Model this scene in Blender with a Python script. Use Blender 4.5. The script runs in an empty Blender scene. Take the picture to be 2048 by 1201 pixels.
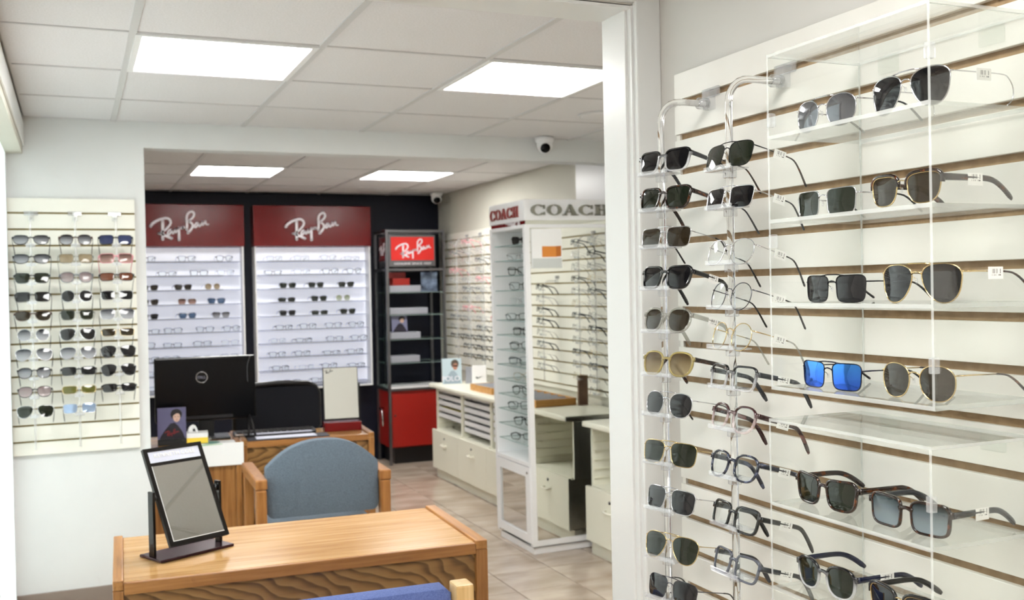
import bpy, bmesh, math, random
from math import sin, cos, pi, radians as R
from mathutils import Vector, Matrix
random.seed(7)
S = bpy.context.scene
COL = S.collection

def lin(r, g, b):
    f = lambda v: (v/255/12.92) if v/255 <= .04045 else ((v/255+.055)/1.055)**2.4
    return (f(r), f(g), f(b), 1)

# ------------------------------------------------------------------ camera
CEIL = 2.334
cam = bpy.data.cameras.new('camera'); camo = bpy.data.objects.new('camera', cam); COL.objects.link(camo)
cam.sensor_width = 36; cam.lens = 2050.5/2048*36; cam.clip_start = .05
yaw, pitch, roll = 0.4035, -0.0129, -0.0198
fw = Vector((sin(yaw)*cos(pitch), cos(yaw)*cos(pitch), sin(pitch)))
rt = Vector((cos(yaw), -sin(yaw), 0)); up = rt.cross(fw)
rt, up = cos(roll)*rt+sin(roll)*up, -sin(roll)*rt+cos(roll)*up
camo.matrix_world = Matrix(((rt.x, up.x, -fw.x, 0), (rt.y, up.y, -fw.y, 0), (rt.z, up.z, -fw.z, 1.5), (0, 0, 0, 1)))
cam.dof.use_dof = True; cam.dof.focus_distance = 1.78; cam.dof.aperture_fstop = 7.5
S.camera = camo

# ------------------------------------------------------------------ world, exposure
W = bpy.data.worlds.new('World'); S.world = W; W.use_nodes = True
W.node_tree.nodes['Background'].inputs[0].default_value = (.93, .97, 1, 1)
W.node_tree.nodes['Background'].inputs[1].default_value = 5.0
S.view_settings.view_transform = 'Standard'; S.view_settings.look = 'None'
S.view_settings.exposure = 1.35; S.view_settings.gamma = 1; S.view_settings.use_curve_mapping = False
S.cycles.max_bounces = 6; S.cycles.diffuse_bounces = 4; S.cycles.glossy_bounces = 4; S.cycles.transparent_max_bounces = 20; S.cycles.use_adaptive_sampling = True; S.cycles.adaptive_threshold = .08; S.cycles.adaptive_min_samples = 12; S.cycles.caustics_refractive = False; S.cycles.caustics_reflective = False
S.cycles.sample_clamp_indirect = 6
LAMP = 11.0        # radiance of the ceiling light diffusers

# ------------------------------------------------------------------ materials
MATS = {}
def mat(name, col, rough=.5, metal=0, spec=.5, emit=0, coat=0, alpha=1):
    if name in MATS: return MATS[name]
    m = bpy.data.materials.new(name); m.use_nodes = True
    b = m.node_tree.nodes['Principled BSDF']
    c = lin(*col) if max(col) > 1.01 else (*col, 1)
    b.inputs['Base Color'].default_value = c; b.inputs['Roughness'].default_value = rough
    b.inputs['Metallic'].default_value = metal; b.inputs['Specular IOR Level'].default_value = spec
    b.inputs['Coat Weight'].default_value = coat
    if emit:
        b.inputs['Emission Color'].default_value = c; b.inputs['Emission Strength'].default_value = emit
    m.diffuse_color = c
    MATS[name] = m
    return m
def N(m, t, **k):
    n = m.node_tree.nodes.new(t)
    for a, v in k.items(): setattr(n, a, v)
    return n
def L(m, a, b): m.node_tree.links.new(a, b)
def ramp(m, stops):
    n = N(m, 'ShaderNodeValToRGB'); e = n.color_ramp.elements
    e[0].position, e[0].color = stops[0][0], lin(*stops[0][1]); e[1].position, e[1].color = stops[-1][0], lin(*stops[-1][1])
    for p, c in stops[1:-1]:
        x = e.new(p); x.color = lin(*c)
    return n
def noisy(name, c1, c2, scale=20, rough=.6, stretch=(1, 1, 1), detail=4, bump=0, lo=.35, hi=.65, spec=.5, metal=0, coords='Object', coat=0, emit=0):
    m = mat(name, c1, rough, metal, spec, 0, coat)
    b = m.node_tree.nodes['Principled BSDF']
    tc = N(m, 'ShaderNodeTexCoord'); mp = N(m, 'ShaderNodeMapping'); mp.inputs['Scale'].default_value = stretch
    nz = N(m, 'ShaderNodeTexNoise'); nz.inputs['Scale'].default_value = scale; nz.inputs['Detail'].default_value = detail
    r = ramp(m, [(lo, c1), (hi, c2)])
    L(m, tc.outputs[coords], mp.inputs[0]); L(m, mp.outputs[0], nz.inputs[0]); L(m, nz.outputs[0], r.inputs[0]); L(m, r.outputs[0], b.inputs['Base Color'])
    if bump:
        bp = N(m, 'ShaderNodeBump'); bp.inputs['Strength'].default_value = bump; bp.inputs['Distance'].default_value = .002
        L(m, nz.outputs[0], bp.inputs['Height']); L(m, bp.outputs[0], b.inputs['Normal'])
    return m
def see_through(name, tint, refl=1.0, rough=.01, body=0.0, bodycol=(240, 240, 240), ior=1.49):
    """thin clear plastic / glass: straight-through light, Fresnel reflection, a little cloudy body"""
    m = bpy.data.materials.new(name); m.use_nodes = True; nt = m.node_tree; nt.nodes.clear()
    out = N(m, 'ShaderNodeOutputMaterial'); tr = N(m, 'ShaderNodeBsdfTransparent'); gl = N(m, 'ShaderNodeBsdfGlossy')
    tr.inputs[0].default_value = lin(*tint); gl.inputs['Roughness'].default_value = rough
    lw = N(m, 'ShaderNodeLayerWeight'); lw.inputs[0].default_value = .5          # Schlick term, same on both sides of the sheet
    pw = N(m, 'ShaderNodeMath', operation='POWER'); pw.inputs[1].default_value = 5
    mu = N(m, 'ShaderNodeMath', operation='MULTIPLY_ADD'); mu.inputs[1].default_value = .9*min(refl, 1.05); mu.inputs[2].default_value = .04*refl; mu.use_clamp = True
    L(m, lw.outputs['Facing'], pw.inputs[0]); L(m, pw.outputs[0], mu.inputs[0])
    base = tr.outputs[0]
    if body:
        df = N(m, 'ShaderNodeBsdfDiffuse'); df.inputs[0].default_value = lin(*bodycol)
        m0 = N(m, 'ShaderNodeMixShader'); m0.inputs[0].default_value = body
        L(m, tr.outputs[0], m0.inputs[1]); L(m, df.outputs[0], m0.inputs[2]); base = m0.outputs[0]
    mx = N(m, 'ShaderNodeMixShader'); L(m, mu.outputs[0], mx.inputs[0]); L(m, base, mx.inputs[1]); L(m, gl.outputs[0], mx.inputs[2])
    L(m, mx.outputs[0], out.inputs[0]); m.diffuse_color = (.8, .9, 1, .3)
    MATS[name] = m
    return m
def lens_mat(name, top, bottom=None, see=.03, metal=0, rough=.02):
    """tinted lens; a graded tint runs from top to bottom of the lens"""
    if name in MATS: return MATS[name]
    m = mat(name, top, rough, metal, .5)
    b = m.node_tree.nodes['Principled BSDF']; out = m.node_tree.nodes['Material Output']
    tr = N(m, 'ShaderNodeBsdfTransparent'); mx = N(m, 'ShaderNodeMixShader')
    if bottom:
        tc = N(m, 'ShaderNodeTexCoord'); sp = N(m, 'ShaderNodeSeparateXYZ'); mr = N(m, 'ShaderNodeMapRange')
        mr.inputs[1].default_value = -.02; mr.inputs[2].default_value = .016
        r = ramp(m, [(0, bottom), (1, top)])
        L(m, tc.outputs['Object'], sp.inputs[0]); L(m, sp.outputs[2], mr.inputs[0]); L(m, mr.outputs[0], r.inputs[0])
        L(m, r.outputs[0], b.inputs['Base Color']); L(m, r.outputs[0], tr.inputs[0])
        m2 = N(m, 'ShaderNodeMapRange'); m2.inputs[1].default_value = -.02; m2.inputs[2].default_value = .016
        m2.inputs[3].default_value = see+.3; m2.inputs[4].default_value = see
        L(m, sp.outputs[2], m2.inputs[0]); L(m, m2.outputs[0], mx.inputs[0])
    else:
        tr.inputs[0].default_value = (.5, .5, .5, 1); mx.inputs[0].default_value = see
    L(m, b.outputs[0], mx.inputs[1]); L(m, tr.outputs[0], mx.inputs[2]); L(m, mx.outputs[0], out.inputs[0])
    return m
def tortoise(name, dark=(26, 14, 9), light=(104, 56, 25), scale=90):
    return noisy(name, dark, light, scale, .12, (1, .5, 1), 3, 0, .52, .74, coat=.5)
def oak(name, base, dark, light, axis='x', figure=0, rough=.28):
    """oak; figure>0 draws the arched cathedral grain of a flat-sawn veneer"""
    m = mat(name, base, rough, 0, .45); b = m.node_tree.nodes['Principled BSDF']
    tc = N(m, 'ShaderNodeTexCoord'); mp = N(m, 'ShaderNodeMapping')
    st = {'x': (1.2, 26, 26), 'y': (26, 1.2, 26), 'z': (26, 26, 1.2)}[axis]
    mp.inputs['Scale'].default_value = st
    nz = N(m, 'ShaderNodeTexNoise'); nz.inputs['Scale'].default_value = 2.2; nz.inputs['Detail'].default_value = 6; nz.inputs['Roughness'].default_value = .65
    L(m, tc.outputs['Object'], mp.inputs[0]); L(m, mp.outputs[0], nz.inputs[0])
    r1 = ramp(m, [(.3, dark), (.5, base), (.72, light)]); L(m, nz.outputs[0], r1.inputs[0])
    colr = r1.outputs[0]
    if figure:
        sp = N(m, 'ShaderNodeSeparateXYZ'); L(m, tc.outputs['Object'], sp.inputs[0])
        n2 = N(m, 'ShaderNodeTexNoise'); n2.inputs['Scale'].default_value = 1; n2.inputs['Detail'].default_value = 2.5
        m2 = N(m, 'ShaderNodeMapping'); m2.inputs['Scale'].default_value = (4, 4, 7); L(m, tc.outputs['Object'], m2.inputs[0]); L(m, m2.outputs[0], n2.inputs[0])
        def M(op, a, bb):
            k = N(m, 'ShaderNodeMath', operation=op)
            for i, v in enumerate((a, bb)):
                if hasattr(v, 'links') or hasattr(v, 'is_linked'): L(m, v, k.inputs[i])
                else: k.inputs[i].default_value = v
            return k.outputs[0]
        dz = M('SUBTRACT', sp.outputs[2], .05)
        arch = M('MULTIPLY', M('ABSOLUTE', M('POWER', M('ABSOLUTE', dz, 0), 1.3), 0), 48.0)
        ph = M('ADD', M('ADD', M('MULTIPLY', sp.outputs[0], figure), arch), M('MULTIPLY', n2.outputs[0], 5.5))
        fr = M('FRACT', ph, 0)
        r2 = ramp(m, [(0, light), (.45, base), (.78, dark), (.9, dark), (1, light)]); L(m, fr, r2.inputs[0])
        mx = N(m, 'ShaderNodeMixRGB'); mx.inputs[0].default_value = .72; L(m, r1.outputs[0], mx.inputs[1]); L(m, r2.outputs[0], mx.inputs[2]); colr = mx.outputs[0]
    L(m, colr, b.inputs['Base Color'])
    return m

M_WALL = noisy('wall_paint', (219, 220, 220), (223, 224, 224), 3, .55)
M_WALLG = noisy('grey_wall_paint', (212, 210, 205), (216, 214, 209), 2, .6)
M_CREAMW = noisy('cream_wall_paint', (206, 204, 192), (212, 210, 198), 2, .6)
M_NAVY = mat('navy_wall_paint', (9, 13, 30), .5, spec=.3)
M_TRIM = mat('white_trim_paint', (226, 227, 226), .3)
M_TILE = noisy('ceiling_tile_fibre', (217, 215, 216), (226, 224, 226), 160, .9, bump=.15, detail=2)
M_TBAR = mat('ceiling_grid_paint', (204, 203, 203), .5)
M_BASEB = mat('taupe_baseboard', (140, 126, 117), .5)
M_SLAT = noisy('slat_laminate', (231, 229, 222), (235, 234, 228), 6, .33)
M_SLATF = mat('slat_laminate_far', (237, 235, 225), .4)
M_GROOVE = noisy('groove_fibreboard', (150, 124, 92), (168, 142, 110), 60, .8)
M_GROOVEF = mat('groove_fibreboard_far', (150, 134, 92), .8)
M_FTILE = noisy('stone_floor_tile', (160, 143, 127), (200, 185, 170), 3.2, .16, (1, 2.4, 1), 6, 0, .3, .7, spec=.5, coords='Object')
def _tilevar():
    m = M_FTILE; mp = [n for n in m.node_tree.nodes if n.type == 'MAPPING'][0]; oi = N(m, 'ShaderNodeObjectInfo'); k = N(m, 'ShaderNodeMath', operation='MULTIPLY'); k.inputs[1].default_value = 40
    L(m, oi.outputs['Random'], k.inputs[0]); L(m, k.outputs[0], mp.inputs['Location'])
_tilevar()
M_GROUT = mat('floor_grout', (150, 138, 124), .8)
M_LAMP = mat('lamp_diffuser', (255, 254, 250), .5, emit=LAMP)
M_LAMPF = mat('lamp_frame', (232, 232, 232), .4)
M_WHITE = mat('white_laminate', (238, 238, 240), .3)
M_CAB = mat('cream_laminate', (234, 233, 218), .35)
M_CABIN = mat('cream_laminate_inside', (226, 224, 205), .5)
M_HANDLE = mat('cream_handle', (238, 236, 222), .3)
M_CHROME = mat('chrome', (205, 205, 208), .12, 1)
M_STEEL = mat('brushed_steel', (120, 120, 124), .35, 1)
M_BLACK = mat('black_plastic', (14, 14, 16), .35)
M_GLOSSB = mat('glossy_black', (4, 4, 6), .22, spec=.25)
M_DARKF = mat('black_fabric_mesh', (20, 24, 34), .85)
M_RED = mat('red_gloss_acrylic', (112, 10, 14), .27, spec=.4)
M_REDP = mat('red_painted_metal', (158, 28, 20), .35)
M_REDS = mat('red_sign_face', (205, 36, 32), .3, emit=.1)
M_PAPER = mat('white_paper', (245, 245, 245), .6)
M_LETTER = mat('white_letter', (245, 240, 248), .4)
M_MIRROR = mat('mirror_silver', (.86, .87, .84), .0, 1)
M_BACKLIT = mat('backlit_white_panel', (240, 242, 252), .5, emit=.17)
M_FROST = see_through('frosted_acrylic', (225, 228, 235), .5, .2, .55, (225, 228, 240))
M_ACR = see_through('clear_acrylic', (253, 254, 253), .8, .01, .012)
M_ACRE = see_through('polished_acrylic_edge', (240, 244, 242), 1.0, .05, .32, (252, 253, 252))
M_ACRH = see_through('clear_moulded_plastic', (250, 251, 252), 1.5, .03, .16, (252, 252, 255))
M_RODF = see_through('thin_clear_rod', (252, 252, 252), .9, .05, .25, (252, 252, 252))
M_GLASS = see_through('glass_pane', (238, 246, 244), 1.0, .005, 0)
M_GLSHELF = see_through('glass_shelf', (253, 255, 254), .5, .01, 0)
M_GLEDGE = see_through('glass_shelf_edge', (205, 222, 218), .8, .05, .35, (176, 200, 196))
M_CLEAR = see_through('demo_lens', (247, 250, 250), 1.1, .01, 0)
M_ROD = mat('acrylic_rod', (1, 1, 1), 0.0); _b = M_ROD.node_tree.nodes['Principled BSDF']; _b.inputs['Transmission Weight'].default_value = 1; _b.inputs['IOR'].default_value = 1.42
M_OAKT = oak('oak_top', (186, 143, 90), (156, 112, 62), (208, 170, 118), 'x', 0, .2)
M_OAKE = oak('oak_edge', (160, 108, 58), (130, 82, 40), (180, 128, 74), 'x', 0, .3)
M_OAKV = oak('oak_upright', (158, 108, 58), (120, 76, 36), (180, 130, 76), 'z', 0, .3)
M_OAKY = oak('oak_rail', (168, 116, 62), (138, 90, 44), (190, 140, 84), 'y', 0, .28)
M_OAKF = oak('oak_flat_sawn_front', (138, 100, 56), (84, 56, 27), (156, 118, 70), 'x', 15, .35)
M_OAKC = oak('oak_chair_frame', (158, 106, 56), (134, 84, 40), (176, 124, 70), 'z', 0, .35)
M_MAPLE = oak('maple_chair_frame', (214, 178, 122), (198, 158, 100), (228, 196, 144), 'z', 0, .35)
M_OAKTRAY = oak('oak_tray', (200, 146, 76), (180, 124, 58), (214, 166, 100), 'x', 0, .4)
M_GREYF = noisy('blue_grey_upholstery', (88, 101, 114), (104, 118, 131), 260, .9, bump=.35, detail=2)
M_BLUEF = noisy('blue_upholstery', (82, 100, 158), (100, 118, 176), 260, .9, bump=.35, detail=2)
M_DARKM = mat('dark_bronze_metal', (36, 33, 31), .35, .6)
M_PURP = mat('dark_plum_metal', (62, 34, 44), .25, .5)

# ------------------------------------------------------------------ mesh helpers
class MB:
    def __init__(s): s.v = []; s.f = []; s.m = []
    def add(s, vs, fs, mi=0):
        o = len(s.v); s.v += [tuple(p) for p in vs]
        for f in fs: s.f.append(tuple(i+o for i in f)); s.m.append(mi)
        return s
    def box(s, x0, x1, y0, y1, z0, z1, mi=0, edge=None):
        vs = [(x, y, z) for z in (z0, z1) for y in (y0, y1) for x in (x0, x1)]
        fs = [(0, 2, 3, 1), (4, 5, 7, 6), (0, 1, 5, 4), (2, 6, 7, 3), (0, 4, 6, 2), (1, 3, 7, 5)]
        o = len(s.v); s.v += vs
        d = [z1-z0, z1-z0, y1-y0, y1-y0, x1-x0, x1-x0]
        t = min(d)
        for f, dd in zip(fs, d):
            s.f.append(tuple(i+o for i in f)); s.m.append(mi if (edge is None or dd <= t+1e-9) else edge)
        return s
    def tube(s, path, r, seg=8, closed=False, mi=0, caps=True):
        pts = [Vector(p) for p in path]; n = len(pts); rs = r if isinstance(r, (list, tuple)) else [r]*n
        prev = None; rings = []
        for i, p in enumerate(pts):
            a = pts[(i-1) % n] if (closed or i) else p; b = pts[(i+1) % n] if (closed or i < n-1) else p
            t = (b-a).normalized()
            if prev is None:
                ref = Vector((0, 0, 1)) if abs(t.z) < .9 else Vector((1, 0, 0)); u = (ref-t*ref.dot(t)).normalized()
            else: u = (prev-t*prev.dot(t)).normalized()
            prev = u; w = t.cross(u)
            rr = rs[i]; ra, rb = rr if isinstance(rr, (tuple, list)) else (rr, rr)
            rings.append([p+u*(ra*cos(2*pi*k/seg))+w*(rb*sin(2*pi*k/seg)) for k in range(seg)])
        o = len(s.v)
        for g in rings: s.v += [tuple(q) for q in g]
        m = n if closed else n-1
        for i in range(m):
            j = (i+1) % n
            for k in range(seg):
                l = (k+1) % seg
                s.f.append((o+i*seg+k, o+i*seg+l, o+j*seg+l, o+j*seg+k)); s.m.append(mi)
        if caps and not closed:
            s.f.append(tuple(o+k for k in reversed(range(seg)))); s.m.append(mi)
            s.f.append(tuple(o+(n-1)*seg+k for k in range(seg))); s.m.append(mi)
        return s
    def lathe(s, prof, seg=24, c=(0, 0, 0), mi=0, axis='z'):
        o = len(s.v)
        for r, h in prof:
            for k in range(seg):
                a = 2*pi*k/seg; x, y = r*cos(a), r*sin(a)
                p = {'z': (x, y, h), 'y': (x, h, y), 'x': (h, x, y)}[axis]
                s.v.append((c[0]+p[0], c[1]+p[1], c[2]+p[2]))
        for i in range(len(prof)-1):
            for k in range(seg):
                l = (k+1) % seg
                s.f.append((o+i*seg+k, o+i*seg+l, o+(i+1)*seg+l, o+(i+1)*seg+k)); s.m.append(mi)
        s.f.append(tuple(o+k for k in reversed(range(seg)))); s.m.append(mi)
        s.f.append(tuple(o+(len(prof)-1)*seg+k for k in range(seg))); s.m.append(mi)
        return s
    def prism(s, pts, y0, y1, mi=0):
        """pts in (x,z), counter-clockwise, extruded along y"""
        n = len(pts); o = len(s.v)
        s.v += [(x, y0, z) for x, z in pts]+[(x, y1, z) for x, z in pts]
        s.f.append(tuple(o+i for i in range(n))); s.m.append(mi)
        s.f.append(tuple(o+n+i for i in reversed(range(n)))); s.m.append(mi)
        for i in range(n):
            j = (i+1) % n; s.f.append((o+i, o+n+i, o+n+j, o+j)); s.m.append(mi)
        return s
    def xf(s, M, i0=0):
        s.v = s.v[:i0]+[tuple(M @ Vector(p)) for p in s.v[i0:]]; return s
    def mesh(s, name, mats, smooth=False, bevel=0, segs=2):
        me = bpy.data.meshes.new(name); me.from_pydata(s.v, [], s.f)
        for m in (mats if isinstance(mats, (list, tuple)) else [mats]): me.materials.append(m)
        me.polygons.foreach_set('material_index', s.m)
        bm = bmesh.new(); bm.from_mesh(me)
        if bevel:
            bmesh.ops.bevel(bm, geom=[e for e in bm.edges if len(e.link_faces) == 2 and e.calc_face_angle(0) > .6], offset=bevel, segments=segs, profile=.6, affect='EDGES', clamp_overlap=True)
        bmesh.ops.recalc_face_normals(bm, faces=bm.faces)
        bm.to_mesh(me); bm.free()
        if smooth: me.polygons.foreach_set('use_smooth', [True]*len(me.polygons))
        me.update()
        return me
    def obj(s, name, mats, parent=None, smooth=False, bevel=0, segs=2):
        return link(name, s.mesh(name, mats, smooth, bevel, segs), parent)
def link(name, me, parent=None):
    o = bpy.data.objects.new(name, me); COL.objects.link(o)
    if parent is not None: o.parent = parent
    return o
def B(*a, **k): return MB().box(*a, **k)
def bx(name, m, parent, x0, x1, y0, y1, z0, z1, bevel=0, **k):
    return MB().box(x0, x1, y0, y1, z0, z1, **k).obj(name, m, parent, bevel=bevel)
def tag(o, label, cat, group=None):
    o['label'] = label; o['category'] = cat
    if group: o['group'] = group
    return o
def thing(name, label, cat, loc=(0, 0, 0), rz=0, group=None):
    o = bpy.data.objects.new(name, None); COL.objects.link(o); o.location = loc; o.rotation_euler = (0, 0, rz); o.empty_display_size = .05
    return tag(o, label, cat, group)
def struct(o, label=None):
    o['kind'] = 'structure'
    if label: o['label'] = label
    return o
def bez(p, n=8):
    """Catmull-Rom through points"""
    P = [Vector(q) for q in p]; out = []
    for i in range(len(P)-1):
        a, b, c, d = P[max(i-1, 0)], P[i], P[i+1], P[min(i+2, len(P)-1)]
        for k in range(n):
            t = k/n; out.append(.5*((2*b)+(c-a)*t+(2*a-5*b+4*c-d)*t*t+(3*b-a-3*c+d)*t**3))
    out.append(P[-1]); return out
ORD = 'first second third fourth fifth sixth seventh eighth ninth tenth eleventh twelfth thirteenth fourteenth fifteenth'.split()

def text(name, s, m, parent, size, extrude=.001, loc=(0, 0, 0), rot=(0, 0, 0), shear=0, sx=1):
    cu = bpy.data.curves.new(name, 'FONT'); cu.body = s; cu.size = size; cu.extrude = extrude; cu.align_x = 'CENTER'; cu.shear = shear
    t = bpy.data.objects.new('tmp', cu); COL.objects.link(t)
    me = bpy.data.meshes.new_from_object(t); COL.objects.unlink(t); bpy.data.objects.remove(t); me.name = name
    me.materials.clear(); me.materials.append(m)
    o = link(name, me, parent); o.location = loc; o.rotation_euler = rot; o.scale = (sx, 1, 1); return o
def ribbon(mb, pts, w0, w1, y0, y1):
    """flat brush stroke in x,z with round ends, extruded in y"""
    P = bez([(x, 0, z) for x, z in pts], 5); n = len(P); l = []; r = []
    for i, p in enumerate(P):
        t = (P[min(i+1, n-1)]-P[max(i-1, 0)]).normalized(); nn = Vector((-t.z, 0, t.x)); w = w0+(w1-w0)*i/(n-1)
        l.append((p.x+nn.x*w, p.z+nn.z*w)); r.append((p.x-nn.x*w, p.z-nn.z*w))
    for i in range(n-1): mb.prism([l[i], r[i], r[i+1], l[i+1]], y0, y1)
    for p, w in ((P[0], w0), (P[-1], w1)):
        mb.prism([(p.x+w*cos(2*pi*k/10), p.z+w*sin(2*pi*k/10)) for k in range(10)], y0, y1)
RAYBAN = [([(195,650),(240,580),(330,512),(450,455),(580,422),(665,440),(715,510),(700,600),(620,700),(540,775),(400,842)],36,24),
 ([(505,490),(503,700),(500,1005)],36,36), ([(400,838),(560,900),(735,980)],30,36),
 ([(745,742),(690,742),(640,812),(636,882),(680,868),(735,770),(745,742)],20,20), ([(745,742),(765,850),(800,810),(830,712)],20,18),
 ([(830,712),(845,822),(890,765),(925,690)],18,18), ([(932,682),(930,1025)],26,34), ([(1005,692),(1060,680)],38,38),
 ([(1140,738),(1150,560),(1147,400),(1175,305),(1250,238),(1322,245),(1345,320),(1300,410),(1195,500)],30,26),
 ([(1195,500),(1290,572),(1302,650),(1250,742),(1175,828)],24,36),
 ([(1465,560),(1412,542),(1362,612),(1362,672),(1402,660),(1455,570)],20,20), ([(1460,550),(1485,645),(1525,600),(1560,500)],20,18),
 ([(1560,500),(1575,612),(1620,535),(1648,492),(1672,582),(1722,590)],20,22)]
def script_logo(name, m, parent, width, depth, loc, rot=(0, 0, 0)):
    mb = MB(); k = width/1550
    for pts, a, b in RAYBAN: ribbon(mb, [((x-958)*k, (630-y)*k) for x, y in pts], a*k, b*k, -depth, 0)
    o = mb.obj(name, m, parent); o.location = loc; o.rotation_euler = rot; return o
def serif_word(name, m, parent, h, wid, depth, loc, rot=(0, 0, 0)):
    """the word COACH in wide slab letters; h letter height, wid stretch"""
    mb = MB()
    def ring(cx, a0, a1, n=26):
        rx, rz = .5*wid, .5; ix, iz = .27*wid, .43
        for i in range(n):
            t, u = a0+(a1-a0)*i/n, a0+(a1-a0)*(i+1)/n
            mb.prism([(cx+rx*cos(t), .5+rz*sin(t)), (cx+rx*cos(u), .5+rz*sin(u)), (cx+ix*cos(u), .5+iz*sin(u)), (cx+ix*cos(t), .5+iz*sin(t))], -depth/h, 0)
    def q(x0, z0, x1, z1, z2=None): mb.prism([(x0, z0), (x1, z0), (x1, z1), (x0, z1)], -depth/h, 0)
    def C(cx):
        ring(cx, R(38), R(322)); q(cx+.36*wid, .6, cx+.44*wid, .95); q(cx+.36*wid, .05, cx+.44*wid, .3)
    p = 1.08*wid
    C(0); ring(p, 0, 2*pi, 34)
    ax = 2*p
    mb.prism([(ax-.42*wid, 0), (ax-.33*wid, 0), (ax+.02*wid, .9), (ax-.06*wid, 1)], -depth/h, 0)
    mb.prism([(ax+.16*wid, 0), (ax+.46*wid, 0), (ax+.08*wid, 1), (ax-.08*wid, 1)], -depth/h, 0)
    q(ax-.26*wid, .28, ax+.22*wid, .38); q(ax-.52*wid, 0, ax-.2*wid, .08); q(ax+.08*wid, 0, ax+.56*wid, .08)
    C(3*p+.04*wid); hx = 4*p+.05*wid
    for sx in (-.27, .27):
        q(hx+(sx-.13)*wid, 0, hx+(sx+.13)*wid, 1); q(hx+(sx-.2)*wid, 0, hx+(sx+.2)*wid, .09); q(hx+(sx-.2)*wid, .91, hx+(sx+.2)*wid, 1)
    q(hx-.27*wid, .44, hx+.27*wid, .56)
    mb.v = [((x-2*p)*h, y*h, (z-.5)*h) for x, y, z in mb.v]
    o = mb.obj(name, m, parent); o.location = loc; o.rotation_euler = rot; return o

# ------------------------------------------------------------------ eyewear
SHAPES = {  # half width, up, down (mm), squareness, taper, outward sweep of the lower half, raised outer corner
 'wayfarer': (25, 17.5, 21, 3.7, .13, 0, 3), 'square': (25.5, 18, 19, 4.6, .06, 0, 1), 'rectangular': (26, 15, 16, 4.2, .06, 0, 1),
 'round': (24, 23, 24, 2.1, .02, 0, 0), 'panto': (24, 20, 21, 2.5, .10, 0, 1), 'aviator': (28, 21, 28, 2.35, .19, 4.5, 0),
 'navigator': (27.5, 20, 23, 3.4, .10, 2, 0), 'cat-eye': (26.5, 17, 19, 2.6, .16, 0, 4), 'hexagonal': (26, 21.5, 23, 2.3, .08, 1, 0),
 'browline': (25, 18, 21, 2.9, .14, 0, 1.5)}
def spow(v, e): return math.copysign(abs(v)**e, v)
def outline(shape, n):
    a, bt, bb, q, tp, sh, ct = SHAPES[shape]; out = []
    for k in range(n):
        t = 2*pi*(k+.5)/n; x = a*spow(cos(t), 2/q); b = bt if sin(t) > 0 else bb; z = b*spow(sin(t), 2/q); zz = z/b
        x *= 1+tp*zz
        if zz < 0: x += -zz*sh
        if zz > 0: z += ct*max(0, (x/a+.4)/1.4)**2*zz
        out.append((x, z))
    return out
def offs(o, d):
    n = len(o); r = []
    for i, (x, z) in enumerate(o):
        ax, az = o[i-1]; bx_, bz = o[(i+1) % n]; tx, tz = bx_-ax, bz-az; l = math.hypot(tx, tz) or 1
        r.append((x+tz/l*d, z-tx/l*d))
    return r
WRAP = 1.7e-3
EYE = {}
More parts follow.
